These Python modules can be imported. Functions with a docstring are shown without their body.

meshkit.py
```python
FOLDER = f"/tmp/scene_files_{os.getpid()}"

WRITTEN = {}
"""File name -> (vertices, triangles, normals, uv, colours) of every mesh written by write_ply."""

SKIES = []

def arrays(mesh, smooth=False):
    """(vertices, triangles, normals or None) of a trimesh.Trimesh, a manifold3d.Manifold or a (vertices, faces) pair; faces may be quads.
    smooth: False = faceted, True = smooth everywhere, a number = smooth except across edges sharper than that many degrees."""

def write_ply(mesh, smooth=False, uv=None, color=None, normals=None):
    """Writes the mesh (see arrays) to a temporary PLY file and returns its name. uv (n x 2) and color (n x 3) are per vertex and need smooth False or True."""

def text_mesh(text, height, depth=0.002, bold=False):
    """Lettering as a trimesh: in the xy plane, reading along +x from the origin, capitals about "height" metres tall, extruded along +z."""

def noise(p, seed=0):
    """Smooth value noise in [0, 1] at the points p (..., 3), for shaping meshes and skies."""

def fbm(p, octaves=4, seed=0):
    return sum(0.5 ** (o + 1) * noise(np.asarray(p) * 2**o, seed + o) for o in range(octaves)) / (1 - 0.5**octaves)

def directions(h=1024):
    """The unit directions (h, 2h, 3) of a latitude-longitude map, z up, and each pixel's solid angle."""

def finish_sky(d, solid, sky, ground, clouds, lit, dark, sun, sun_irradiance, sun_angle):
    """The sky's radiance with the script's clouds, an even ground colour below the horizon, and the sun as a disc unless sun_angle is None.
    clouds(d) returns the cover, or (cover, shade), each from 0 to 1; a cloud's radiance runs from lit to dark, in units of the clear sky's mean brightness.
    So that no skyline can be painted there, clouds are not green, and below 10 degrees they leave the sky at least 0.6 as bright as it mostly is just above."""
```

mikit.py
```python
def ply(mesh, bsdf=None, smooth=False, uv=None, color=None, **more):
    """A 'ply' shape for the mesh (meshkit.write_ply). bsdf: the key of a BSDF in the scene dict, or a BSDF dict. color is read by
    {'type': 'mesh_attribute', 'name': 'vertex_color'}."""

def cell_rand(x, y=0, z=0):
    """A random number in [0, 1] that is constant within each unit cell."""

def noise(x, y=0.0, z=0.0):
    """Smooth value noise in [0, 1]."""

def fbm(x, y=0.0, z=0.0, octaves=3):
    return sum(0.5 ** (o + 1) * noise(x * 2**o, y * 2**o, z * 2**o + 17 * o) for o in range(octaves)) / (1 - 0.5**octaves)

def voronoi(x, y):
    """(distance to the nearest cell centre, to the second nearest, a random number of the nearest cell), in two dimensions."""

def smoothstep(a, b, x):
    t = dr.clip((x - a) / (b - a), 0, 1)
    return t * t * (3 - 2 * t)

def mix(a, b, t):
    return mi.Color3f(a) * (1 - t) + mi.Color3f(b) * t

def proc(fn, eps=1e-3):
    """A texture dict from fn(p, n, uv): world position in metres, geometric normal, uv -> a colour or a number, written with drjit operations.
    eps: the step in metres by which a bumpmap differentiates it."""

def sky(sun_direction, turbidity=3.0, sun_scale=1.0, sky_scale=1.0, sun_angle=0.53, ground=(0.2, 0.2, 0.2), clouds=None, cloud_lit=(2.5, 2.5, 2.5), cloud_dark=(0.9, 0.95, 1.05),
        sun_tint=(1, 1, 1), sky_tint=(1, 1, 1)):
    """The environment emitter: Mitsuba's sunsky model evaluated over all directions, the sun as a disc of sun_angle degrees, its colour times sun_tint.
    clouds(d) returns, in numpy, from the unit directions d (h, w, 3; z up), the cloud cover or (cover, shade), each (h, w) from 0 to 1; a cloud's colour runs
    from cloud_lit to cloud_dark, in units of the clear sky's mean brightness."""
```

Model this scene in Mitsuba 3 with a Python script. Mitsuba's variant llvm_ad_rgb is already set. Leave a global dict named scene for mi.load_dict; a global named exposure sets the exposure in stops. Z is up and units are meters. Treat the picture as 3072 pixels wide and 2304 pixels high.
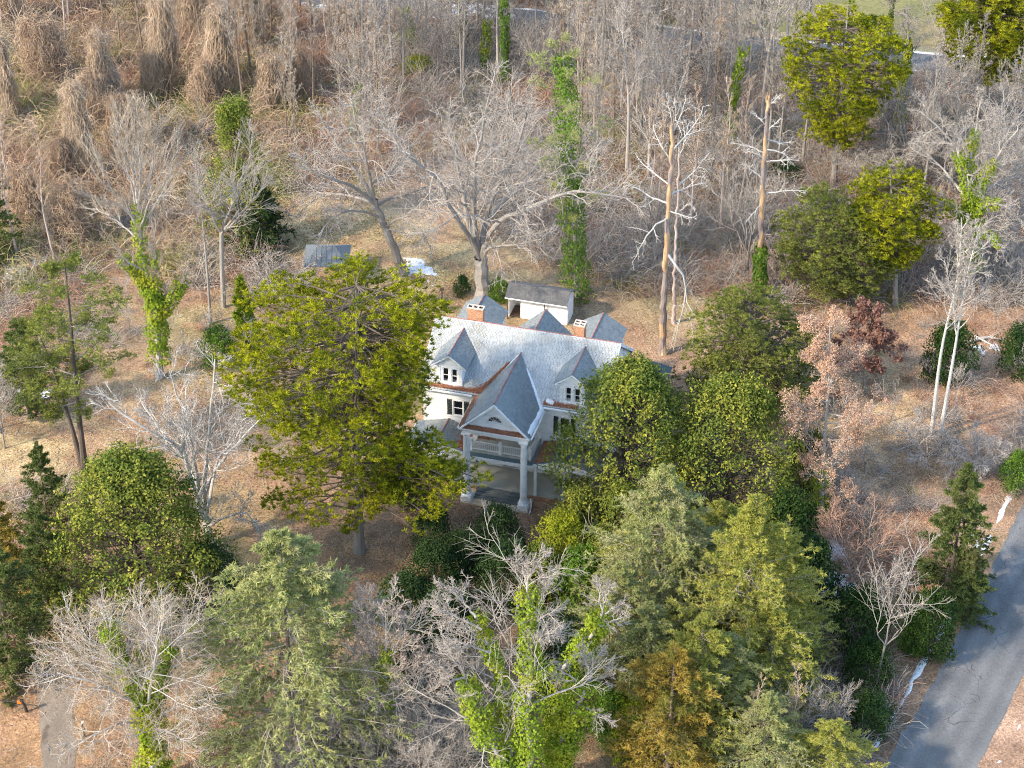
import math
import numpy as np
import trimesh
import shapely
from shapely.geometry import Polygon, box as sbox
import drjit as dr
import mitsuba as mi
import mikit
import meshkit

T = mi.ScalarTransform4f
scene, labels = {}, {}

# ------------------------------------------------------------------ camera, sky, exposure
CAM_H, PITCH, ROLL = 106.31, math.radians(33.41), math.radians(0.27)
cam_dir = np.array([0, math.cos(PITCH), -math.sin(PITCH)])
cam_up0 = np.array([0, math.sin(PITCH), math.cos(PITCH)])
cam_up = math.cos(ROLL) * cam_up0 - math.sin(ROLL) * np.array([1.0, 0, 0])
scene['camera'] = {'type': 'perspective', 'fov': 27.83, 'fov_axis': 'x', 'near_clip': 1.0, 'far_clip': 3000.0,
                   'to_world': T().look_at(origin=[0, 0, CAM_H], target=[0, float(cam_dir[1] * 100), float(CAM_H + cam_dir[2] * 100)],
                                           up=[float(x) for x in cam_up])}
SUN_AZ, SUN_EL = math.radians(29), math.radians(34)
sun_dir = [-math.cos(SUN_AZ) * math.cos(SUN_EL), -math.sin(SUN_AZ) * math.cos(SUN_EL), math.sin(SUN_EL)]
scene['sky'] = mikit.sky(sun_dir, turbidity=4, sun_scale=0.92, sky_scale=3.0, sun_angle=3.0, ground=(0.2, 0.17, 0.13), sun_tint=(.95, 1.0, 1.12), sky_tint=(1.03, 1.0, .96))
exposure = 2.35

# ------------------------------------------------------------------ materials
def c3(a): return mi.Color3f(*a)

def two(name, fn):
    scene[name] = {'type': 'twosided', 'b': {'type': 'diffuse', 'reflectance': mikit.proc(fn)}}

def bark(name, a, b, s=1.0):
    two(name, lambda p, n, uv: mikit.mix(a, b, mikit.noise(p.x * 2.1 * s, p.y * 2.1 * s, p.z * .7 * s) * .6 + uv.x * .4))

def cane(name, a, b):
    two(name, lambda p, n, uv: mikit.mix(a, b, mikit.noise(p.x * .9, p.y * .9, p.z * .5) * .3 + uv.x * .7))

cane('cane_brown', (.22, .145, .10), (.62, .47, .34))
cane('cane_tan', (.25, .175, .12), (.66, .53, .40))
cane('cane_olive', (.17, .17, .06), (.48, .45, .20))
cane('cane_grey', (.24, .205, .18), (.58, .53, .48))
cane('cane_rust', (.24, .135, .09), (.60, .40, .30))

def leafmat(name, a, b, c, trans=0.5, rough=.6):
    """leaf colour from a to b by leaf (uv.x), towards c in patches of the crown (some shoots older or bronzed)"""
    fn = lambda p, n, uv: mikit.mix(mikit.mix(a, b, uv.x), c, mikit.smoothstep(.5, .8, mikit.noise(p.x * .55, p.y * .55, p.z * .55 + 7)) * .75)
    scene[name] = {'type': 'principledthin', 'base_color': mikit.proc(fn), 'roughness': rough, 'diff_trans': trans, 'spec_trans': 0.0, 'eta': 1.4 if rough < .5 else 1.2}

bark('bark_pale', (.29, .262, .24), (.49, .45, .42))
bark('twig_grey', (.25, .215, .185), (.43, .385, .345))
bark('twig_pink', (.29, .225, .19), (.47, .385, .335))
bark('twig_tan', (.30, .23, .165), (.48, .39, .295))
bark('bark_grey', (.19, .17, .155), (.36, .33, .305))
bark('bark_brown', (.15, .11, .085), (.30, .24, .19))
bark('bark_dark', (.08, .065, .055), (.19, .155, .13))
bark('bark_pink', (.36, .28, .25), (.56, .47, .43))
bark('bark_white', (.42, .40, .375), (.62, .595, .57))
leafmat('leaf_pine', (.12, .15, .012), (.47, .46, .026), (.10, .14, .018), .5)
leafmat('leaf_pine_dull', (.11, .14, .035), (.33, .35, .08), (.11, .145, .045), .5)
leafmat('leaf_feather', (.21, .25, .09), (.47, .475, .19), (.35, .345, .18), .5)
leafmat('leaf_feather_yellow', (.21, .245, .05), (.50, .475, .11), (.28, .29, .08), .5)
leafmat('leaf_cedar', (.06, .095, .03), (.20, .24, .075), (.15, .15, .06), .5)
leafmat('leaf_bronze', (.20, .15, .03), (.46, .34, .08), (.20, .21, .05), .5)
leafmat('leaf_magnolia', (.042, .085, .022), (.44, .43, .075), (.14, .19, .04), .35, .36)  # bright yellow end paints gloss glints into single leaves
leafmat('leaf_holly', (.022, .048, .02), (.075, .12, .042), (.03, .062, .024), .3, .4)
leafmat('leaf_dark', (.02, .048, .016), (.075, .125, .03), (.03, .068, .026), .3, .4)
leafmat('leaf_ivy', (.07, .15, .018), (.38, .47, .05), (.34, .36, .035), .45, .45)
leafmat('leaf_ivy_green', (.04, .11, .02), (.22, .33, .045), (.10, .18, .03), .45, .45)
leafmat('leaf_lime', (.17, .21, .02), (.48, .48, .04), (.25, .30, .03), .45, .45)
leafmat('leaf_beech', (.44, .275, .185), (.68, .475, .35), (.56, .36, .25), .5)
leafmat('leaf_redoak', (.19, .095, .075), (.34, .19, .15), (.26, .14, .11), .5)
leafmat('leaf_fallen', (.22, .12, .06), (.52, .33, .19), (.34, .20, .11), .2)
leafmat('leaf_gutter', (.30, .12, .07), (.56, .31, .20), (.44, .20, .12), .2)
leafmat('leaf_straw', (.30, .23, .09), (.50, .40, .20), (.36, .30, .14), .3)
leafmat('leaf_tan', (.40, .28, .15), (.62, .47, .26), (.5, .36, .2), .6)

# ------------------------------------------------------------------ small mesh tools
class Geo:
    def __init__(self): self.v, self.f, self.c, self.n = [], [], [], 0
    def add(self, V, F, c=None):
        V, F = np.asarray(V, float).reshape(-1, 3), np.asarray(F, int)
        if not len(V): return self
        if F.shape[1] == 4: F = np.vstack([F[:, [0, 1, 2]], F[:, [0, 2, 3]]])
        self.v.append(V); self.f.append(F + self.n)
        self.c.append(np.full(len(V), .5) if c is None else np.broadcast_to(c, (len(V),)))
        self.n += len(V); return self
    def tm(self, m, c=None): return self.add(np.array(m.vertices), np.array(m.faces), c)
    def data(self): return np.vstack(self.v), np.vstack(self.f), np.concatenate(self.c)
    def tris(self): return sum(map(len, self.f))

def shape(g, bsdf, smooth=False, to=None):
    V, F, C = g.data()
    if smooth not in (False, True):      # split at the sharp edges first, so that the uv fits
        m = trimesh.graph.smooth_shade(trimesh.Trimesh(V, F, process=False), angle=np.radians(smooth), facet_minarea=None)
        V, F, C, smooth = np.array(m.vertices), np.array(m.faces), np.full(len(m.vertices), C.mean()), True
    d = mikit.ply((V, F), bsdf, smooth=smooth, uv=np.stack([C, C * 0 + .5], 1))
    if to is not None: d['to_world'] = to
    return d

def unit(v): return v / (np.linalg.norm(v, axis=-1, keepdims=True) + 1e-12)

def put(key, g, bsdf, smooth=False, to=None):
    if g.n: scene[key] = shape(g, bsdf, smooth, to)

def tag(key, label=None, cat=None, group=None, kind=None):
    labels[key] = {k: v for k, v in (('label', label), ('category', cat), ('group', group), ('kind', kind)) if v}

USED = {}
def numbered(name):
    USED[name] = USED.get(name, -1) + 1
    return name if USED[name] == 0 else f'{name}_{USED[name]:03d}'

def bx(x0, x1, y0, y1, z0, z1, bev=0.0):
    if bev <= 0:
        v = np.array([[x, y, z] for z in (z0, z1) for y in (y0, y1) for x in (x0, x1)], float)
        return v, np.array([[0, 2, 3, 1], [4, 5, 7, 6], [0, 1, 5, 4], [2, 6, 7, 3], [0, 4, 6, 2], [1, 3, 7, 5]])
    import manifold3d
    pts = [[x, y, z] for sx, X in ((1, x0), (-1, x1)) for sy, Y in ((1, y0), (-1, y1)) for sz, Z in ((1, z0), (-1, z1))
           for x, y, z in ((X, Y + sy * bev, Z + sz * bev), (X + sx * bev, Y, Z + sz * bev), (X + sx * bev, Y + sy * bev, Z))]
    m = manifold3d.Manifold.hull_points(np.array(pts)).to_mesh()
    return np.array(m.vert_properties[:, :3]), np.array(m.tri_verts)

def resample(p, k):
    """k points evenly along a polyline, rounded with a Catmull-Rom curve"""
    p = np.asarray(p, float)
    if len(p) > 2:
        e = np.vstack([2 * p[0] - p[1], p, 2 * p[-1] - p[-2]]); out = []
        for i in range(len(p) - 1):
            t = np.linspace(0, 1, 6, endpoint=False)[:, None]; a, b, c, d = e[i:i + 4]
            out.append(.5 * (2 * b + (c - a) * t + (2 * a - 5 * b + 4 * c - d) * t ** 2 + (3 * b - a - 3 * c + d) * t ** 3))
        p = np.vstack(out + [p[-1:]])
    s = np.r_[0, np.cumsum(np.linalg.norm(np.diff(p, axis=0), axis=1))]
    q = np.linspace(0, s[-1], k)
    return np.stack([np.interp(q, s, p[:, i]) for i in range(3)], 1)

def tubes(g, P, R, sides, rng, c=None):
    """P (n,k,3), R (n,k): n tubes in one go"""
    n, k, _ = P.shape
    if n == 0: return
    t = np.gradient(P, axis=1); t = unit(t)
    a = np.cross(t, np.where(np.abs(t[..., 2:]) < .9, [0, 0, 1.0], [1.0, 0, 0])); a = unit(a); b = np.cross(t, a)
    ang = np.arange(sides) * 2 * np.pi / sides
    V = P[:, :, None] + R[:, :, None, None] * (np.cos(ang)[None, None, :, None] * a[:, :, None] + np.sin(ang)[None, None, :, None] * b[:, :, None])
    i, j = np.meshgrid(np.arange(k - 1), np.arange(sides), indexing='ij')
    q = np.stack([i * sides + j, i * sides + (j + 1) % sides, (i + 1) * sides + (j + 1) % sides, (i + 1) * sides + j], -1).reshape(-1, 4)
    F = (q[None] + (np.arange(n) * k * sides)[:, None, None]).reshape(-1, 4)
    col = rng.random(n) if c is None else np.broadcast_to(c, (n,))
    g.add(V.reshape(-1, 3), F, np.repeat(col, k * sides))

def grow(P, R, m, t0, t1, ang, angsd, length, k, bend, up, rfrac, tip, rng, minr=.006, flat=0.0):
    """m children on each of the n parents: returns (n*m,k,3), (n*m,k), t"""
    n, kp, _ = P.shape
    N = n * m
    idx = np.repeat(np.arange(n), m)
    t = t0 + (t1 - t0) * ((np.tile(np.arange(m), n) + rng.random(N)) / m)
    x = t * (kp - 1); i = np.clip(x.astype(int), 0, kp - 2); f = (x - i)[:, None]
    pos = P[idx, i] * (1 - f) + P[idx, i + 1] * f
    tan = unit(P[idx, i + 1] - P[idx, i])
    r0 = R[idx, i] * (1 - f[:, 0]) + R[idx, i + 1] * f[:, 0]
    a = np.cross(tan, np.where(np.abs(tan[:, 2:]) < .9, [0, 0, 1.0], [1.0, 0, 0])); a = unit(a); b = np.cross(tan, a)
    az = np.tile(np.arange(m) * 2.4, n) + np.repeat(rng.random(n) * 6.28, m) + rng.normal(0, .5, N)
    th = np.radians(ang + angsd * rng.normal(0, 1, N))[:, None]
    d = np.cos(th) * tan + np.sin(th) * (np.cos(az)[:, None] * a + np.sin(az)[:, None] * b)
    if flat: d[:, 2] *= 1 - flat; d = unit(d)
    L = (length(t) if callable(length) else np.full(N, length)) * (.65 + .6 * rng.random(N))
    if callable(length) is False and length < 0:   # relative to the parent's length
        pl = np.linalg.norm(np.diff(P, axis=1), axis=2).sum(1)[idx]
        L = -length * pl * (1.15 - .75 * t) * (.65 + .6 * rng.random(N))
    out = np.empty((N, k, 3)); out[:, 0] = pos
    for s in range(1, k):
        d = unit(d + bend * rng.normal(0, 1, (N, 3)) + np.array([0, 0, up]))
        out[:, s] = out[:, s - 1] + d * (L / (k - 1))[:, None]
    ra = np.maximum(r0 * rfrac, minr)
    rad = np.maximum(ra[:, None] * np.linspace(1, tip, k)[None], minr * .6)
    return out, rad, t

def cards(g, pos, nrm, size, rng, aspect=.6, c=None, jitter=.7):
    """leaf-sized diamonds: two triangles each, folded along the rib"""
    n = len(pos)
    if n == 0: return
    d = unit(unit(nrm) + jitter * rng.normal(0, 1, (n, 3)))
    a = unit(np.cross(d, rng.normal(0, 1, (n, 3)))); b = np.cross(d, a)
    s = (size * (.7 + .6 * rng.random(n)))[:, None]
    V = np.stack([pos - a * s * .5, pos + b * s * .5 * aspect + d * s * .12, pos + a * s * .5, pos - b * s * .5 * aspect + d * s * .12], 1)
    F = np.array([[0, 1, 2], [0, 2, 3]])[None] + (np.arange(n) * 4)[:, None, None]
    g.add(V.reshape(-1, 3), F.reshape(-1, 3), np.repeat(rng.random(n) if c is None else c, 4))

def blades(g, pos, d, length, width, rng, c=None):
    """needles: one slim triangle each"""
    n = len(pos)
    if n == 0: return
    d = unit(d); s = unit(np.cross(d, rng.normal(0, 1, (n, 3))))
    L = (length * (.7 + .6 * rng.random(n)))[:, None]
    V = np.stack([pos - s * width * .5, pos + s * width * .5, pos + d * L], 1)
    g.add(V.reshape(-1, 3), np.arange(n * 3).reshape(-1, 3), np.repeat(rng.random(n) if c is None else c, 3))

def stem(p, r0, r1, k=12, wob=0.0, rng=None):
    P = resample(p, k)
    if wob: P[1:] += rng.normal(0, wob, (k - 1, 3)) * [1, 1, .3]
    return P[None], (r0 + (r1 - r0) * np.linspace(0, 1, k) ** .8)[None]

def flare(R):
    R = R.copy(); R[:, 0] *= 1.35; R[:, 1] *= 1.08; return R

# ------------------------------------------------------------------ plants
def bare(limbs, H, seed, dens=(7, 6, 6), up=.06, ang=42, bend=.16, sub=-.55, twig=.018, last=-.5, t0=.25):
    """limbs: (P, R) tubes of trunk and main limbs; returns wood (trunk+limbs) and crown (branches, twigs)"""
    rng = np.random.default_rng(seed); wood, crown = Geo(), Geo()
    pr = limbs
    for P, R in limbs: tubes(wood, P, R, 8, rng)
    lev1 = []
    for P, R in limbs[1:] if len(limbs) > 1 else limbs:
        lev1.append(grow(P, R, dens[0], t0, 1, ang, 12, sub, 6, bend, up, .45, .3, rng, twig * 1.3))
    P1 = np.concatenate([x[0] for x in lev1]); R1 = np.concatenate([x[1] for x in lev1])
    P2, R2, _ = grow(P1, R1, dens[1], .2, 1, ang, 14, -.6, 4, bend, up, .55, .4, rng, twig * .85)
    P3, R3, _ = grow(P2, R2, int(dens[2] * 1.7), .15, 1, ang - 2, 16, last * 1.15, 2, bend, up, .55, .3, rng, twig * .58)
    tubes(crown, P1, R1, 5, rng); tubes(crown, P2, R2, 4, rng)
    fine = Geo(); tubes(fine, P3, R3, 3, rng)
    return wood, crown, fine, (P3, R3)

def vase_limbs(H, r, n, spread, fork, seed, lean=0.0, droop=0.0, base=(0, 0)):
    """trunk up to fork*H then n limbs rising outwards"""
    rng = np.random.default_rng(seed)
    top = np.array([lean * fork, 0, H * fork])
    out = [stem([[0, 0, -.3], top * [.4, .4, .5], top], r, r * .8, 8)]
    for i in range(n):
        a = i * 2.4 + rng.normal(0, .3); s = spread * (.45 + .65 * rng.random()); h = H * (.72 + .28 * rng.random()) - s * .25
        e = np.array([math.cos(a) * s + lean, math.sin(a) * s, h - droop * s])
        m1 = top + (e - top) * [.45, .45, .35] + rng.normal(0, .03 * H, 3) * [1, 1, .4]
        m2 = top + (e - top) * [.8, .8, .7] + rng.normal(0, .03 * H, 3) * [1, 1, .4]
        P, R = stem([top - [0, 0, .3], m1, m2, e], r * (.5 if n > 3 else .62), r * .1, 11, .05, rng)
        out.append((P, R))
    return out

def excurrent(H, r, n, spread, t0, seed, lean=0.0, ang=48, up=.10):
    """one straight leader with n limbs from t0 upwards (forest tree)"""
    rng = np.random.default_rng(seed)
    P, R = stem([[0, 0, -.3], [lean * .3 + rng.normal(0, .2), rng.normal(0, .2), H * .4], [lean * .7 + rng.normal(0, .3), rng.normal(0, .3), H * .75], [lean, 0, H]], r, r * .1, 14)
    out = [(flare(P * 1.0), R)] if False else [(P, flare(R))]
    Pl, Rl, t = grow(P, R, n, t0, .97, ang, 10, lambda t: spread * (1.15 - .8 * (t - t0) / (1 - t0)), 8, .10, up, .5, .25, rng, .03)
    for i in range(n): out.append((Pl[i:i + 1], Rl[i:i + 1]))
    return out

def pine(H, R, r, t0, seed, nl=46, tuft=26, nlen=.34, prof=None, lean=0.0, wid=.030, sec=8, droop=0.0, sparse=1.0, asym=0.0, boughs=()):
    """pine: trunk, whorled limbs, tufts of needles at the shoots"""
    rng = np.random.default_rng(seed); wood, limb, leaf = Geo(), Geo(), Geo()
    P, Rr = stem([[0, 0, -.3], [lean * .3, rng.normal(0, .15), H * .4], [lean * .7, rng.normal(0, .2), H * .75], [lean, 0, H]], r, r * .12, 16)
    tubes(wood, P, flare(Rr), 9, rng)
    prof = prof or (lambda s: np.clip(1.25 * np.sin(np.pi * (.12 + .86 * s)) ** .8, .22, 1))
    L1, R1, t = grow(P, Rr, nl, t0, .985, 74, 9, lambda t: R * prof((t - t0) / (1 - t0)), 8, .07, .05 - droop, .38, .3, rng, .03)
    keep = rng.random(len(L1)) < sparse; L1, R1, t = L1[keep], R1[keep], t[keep]
    if asym:                                     # crowded by the house: shorter on the +x side, more so low down
        dx = unit(L1[:, -1] - L1[:, 0])[:, 0]; f = 1 - asym * dx * np.where((dx > 0) & (t < .62), 2.0, 1.0); L1 = L1[:, :1] + (L1 - L1[:, :1]) * f[:, None, None]
    for z, az, ln in boughs:
        i = np.argmin(np.abs(P[0, :, 2] - z)); b = P[0, i]; c, s_ = math.cos(math.radians(az)), math.sin(math.radians(az))
        q = resample([b, b + [c * ln * .4, s_ * ln * .4, .5], b + [c * ln * .75, s_ * ln * .75, .1], b + [c * ln, s_ * ln, -.7]], 8) + rng.normal(0, .08, (8, 3))
        L1 = np.concatenate([L1, q[None]]); R1 = np.concatenate([R1, np.linspace(.13, .03, 8)[None]])
    L2, R2, t2 = grow(L1, R1, sec, .3, 1, 46, 12, -.42, 5, .12, .06, .5, .4, rng, .015, .3)
    tubes(limb, L1, R1, 6, rng); tubes(limb, L2, R2, 4, rng)
    src = np.concatenate([L2[:, 1:].reshape(-1, 3), L1[:, 4:].reshape(-1, 3)])
    src = np.concatenate([src + rng.normal(0, .12, src.shape), src + rng.normal(0, .20, src.shape)])
    wid = wid * 2.5; nlen = nlen * .80; tuft = int(tuft * .72)
    n = len(src); hue = np.clip(rng.normal(.5, .22, n), 0, 1)
    d = rng.normal(0, 1, (n * tuft, 3)); d[:, 2] = np.abs(d[:, 2]) * .9 + .1
    p = np.repeat(src, tuft, 0) + unit(d) * (.16 * rng.random((n * tuft, 1)))
    blades(leaf, p, d, nlen, wid, rng, np.clip(np.repeat(hue, tuft) + rng.normal(0, .12, n * tuft), 0, 1))
    return wood, limb, leaf

def clump_pine(H, r, seed, prof, clumps=300, csize=(.75, 1.35), tufts=13, tuft=15, nlen=.30, wid=.085, lean=0.0, boughs=(), squash=.9, thin_low=0.0):
    """old pine with a full crown: needle puffs gathered in flattened clumps at the ends of heavy limbs. prof(z) -> (reach to -x, reach to +x)"""
    rng = np.random.default_rng(seed); wood, limb, leaf = Geo(), Geo(), Geo()
    P, Rr = stem([[0, 0, -.3], [lean * .3, .1, H * .4], [lean * .7, -.1, H * .75], [lean, 0, H]], r, r * .14, 18); tubes(wood, P, flare(Rr), 9, rng)
    zs = np.linspace(0, H, 60); w = np.array([sum(prof(z)) for z in zs]); w = np.clip(w, 0, None) ** 1.15 * (1 - thin_low * (zs < .44 * H)); z = np.interp(rng.random(clumps), np.cumsum(w) / w.sum(), zs); az = rng.random(clumps) * 6.283
    pl, pr_ = np.array([prof(q) for q in z]).T; f = (np.cos(az) + 1) / 2; f = f * f * (3 - 2 * f); reach = pl * (1 - f) + pr_ * f
    u = np.where(rng.random(clumps) < .30, .30 + .45 * rng.random(clumps), .74 + .30 * rng.random(clumps)) * (.80 + .4 * meshkit.noise(np.stack([np.cos(az) * 2, np.sin(az) * 2, z * .35], 1), seed))
    ax = np.stack([np.interp(z, P[0, :, 2], P[0, :, 0]), np.interp(z, P[0, :, 2], P[0, :, 1])], 1)
    C = np.stack([ax[:, 0] + np.cos(az) * reach * u, ax[:, 1] + np.sin(az) * reach * u * squash, z], 1); C = C[z > 0]
    for bz, ba, bl in boughs:                      # long low boughs with clumps along their outer half
        c, s_ = math.cos(math.radians(ba)), math.sin(math.radians(ba)); q = resample([[0, 0, bz], [c * bl * .4, s_ * bl * .4, bz + .6], [c * bl * .75, s_ * bl * .75, bz + .2], [c * bl, s_ * bl, bz - .6]], 9)
        tubes(limb, q[None], np.linspace(.15, .03, 9)[None], 6, rng); t = .35 + .65 * rng.random(9)
        C = np.vstack([C, np.stack([np.interp(t * 8, np.arange(9), q[:, k]) for k in range(3)], 1) + rng.normal(0, .45, (9, 3))])
    n = len(C); b = P[0, np.clip(np.searchsorted(P[0, :, 2], C[:, 2] - .10 * np.linalg.norm(C[:, :2], axis=1) - .4), 0, 17)]
    m = b + (C - b) * [.55, .55, .35]; Q = np.stack([b, m + rng.normal(0, .15, (n, 3)), b + (C - b) * [.80, .80, .70], C - [0, 0, .45]], 1); tubes(limb, Q, np.tile([.075, .055, .032, .010], (n, 1)) * (.6 + .7 * rng.random((n, 1))), 5, rng)
    B, Rb, _ = grow(Q[:, 1:], np.tile([.04, .03, .015], (n, 1)), 5, .3, 1, 50, 12, 1.1, 3, .2, .1, .6, .4, rng, .012); tubes(limb, B, Rb, 3, rng)
    cs = csize[0] + (csize[1] - csize[0]) * rng.random(n); d = unit(rng.normal(0, 1, (n, tufts, 3)) + [0, 0, .25]) * np.cbrt(.15 + .85 * rng.random((n, tufts, 1)))
    S = (C[:, None] + d * cs[:, None, None] * [1, 1, .72]).reshape(-1, 3); N = len(S)
    hue = np.clip(rng.normal(.45, .16, n)[:, None] + rng.normal(0, .18, (n, tufts)), 0, 1).ravel()
    v = rng.normal(0, 1, (N * tuft, 3)); v[:, 2] = np.abs(v[:, 2]) + .1
    blades(leaf, np.repeat(S, tuft, 0) + unit(v) * .10 * rng.random((N * tuft, 1)), v, nlen, wid, rng, np.clip(np.repeat(hue, tuft) + rng.normal(0, .10, N * tuft), 0, 1))
    return wood, limb, leaf

def feather(H, R, r, seed, t0=.05, nl=80, sec=16, seg=7, nlen=.16, wid=.028, droop=.05, prof=None, bareness=0.0, lean=0.0, per=3, ang=80):
    """soft conifer (hemlock, white pine, cedar): sprays of short needles on drooping limbs"""
    rng = np.random.default_rng(seed); wood, limb, leaf = Geo(), Geo(), Geo()
    P, Rr = stem([[0, 0, -.3], [lean * .5, 0, H * .5], [lean, 0, H]], r, r * .08, 14)
    tubes(wood, P, flare(Rr), 8, rng)
    prof = prof or (lambda s: np.clip((1 - s) ** .75 + .04, .04, 1))
    L1, R1, t = grow(P, Rr, nl, t0, .99, ang, 8, lambda t: R * prof((t - t0) / (1 - t0)), 7, .06, -droop, .3, .25, rng, .018)
    L2, R2, _ = grow(L1, R1, sec, .18, 1, 44, 10, -.36, 4, .10, -droop * .6, .5, .4, rng, .009, .45)
    tubes(limb, L1, R1, 5, rng); tubes(limb, L2, R2, 3, rng)
    # needles along the outer twigs; bareness drops whole twigs (old, thinning branches)
    keep = rng.random(len(L2)) >= bareness * (1 - .5 * rng.random(len(L2)))
    Q = L2[keep]; n = len(Q)
    seg = int(seg * 1.5)
    s = rng.random((n, seg)) * .95 + .05; x = s * 3; i = np.clip(x.astype(int), 0, 2); f = (x - i)[..., None]
    rows = np.arange(n)[:, None]
    pos = Q[rows, i] * (1 - f) + Q[rows, i + 1] * f; tan = unit(Q[rows, i + 1] - Q[rows, i])
    pos = np.repeat(pos.reshape(-1, 3), per, 0); tan = np.repeat(tan.reshape(-1, 3), per, 0)
    hue = np.repeat(np.clip(rng.normal(.5, .25, n), 0, 1), seg * per); wid, nlen = wid * 2.3, nlen * 1.3
    blades(leaf, pos + rng.normal(0, .03, pos.shape), tan * .8 + rng.normal(0, .7, pos.shape), nlen, wid, rng, np.clip(hue + rng.normal(0, .1, len(hue)), 0, 1))
    return wood, limb, leaf

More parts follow.
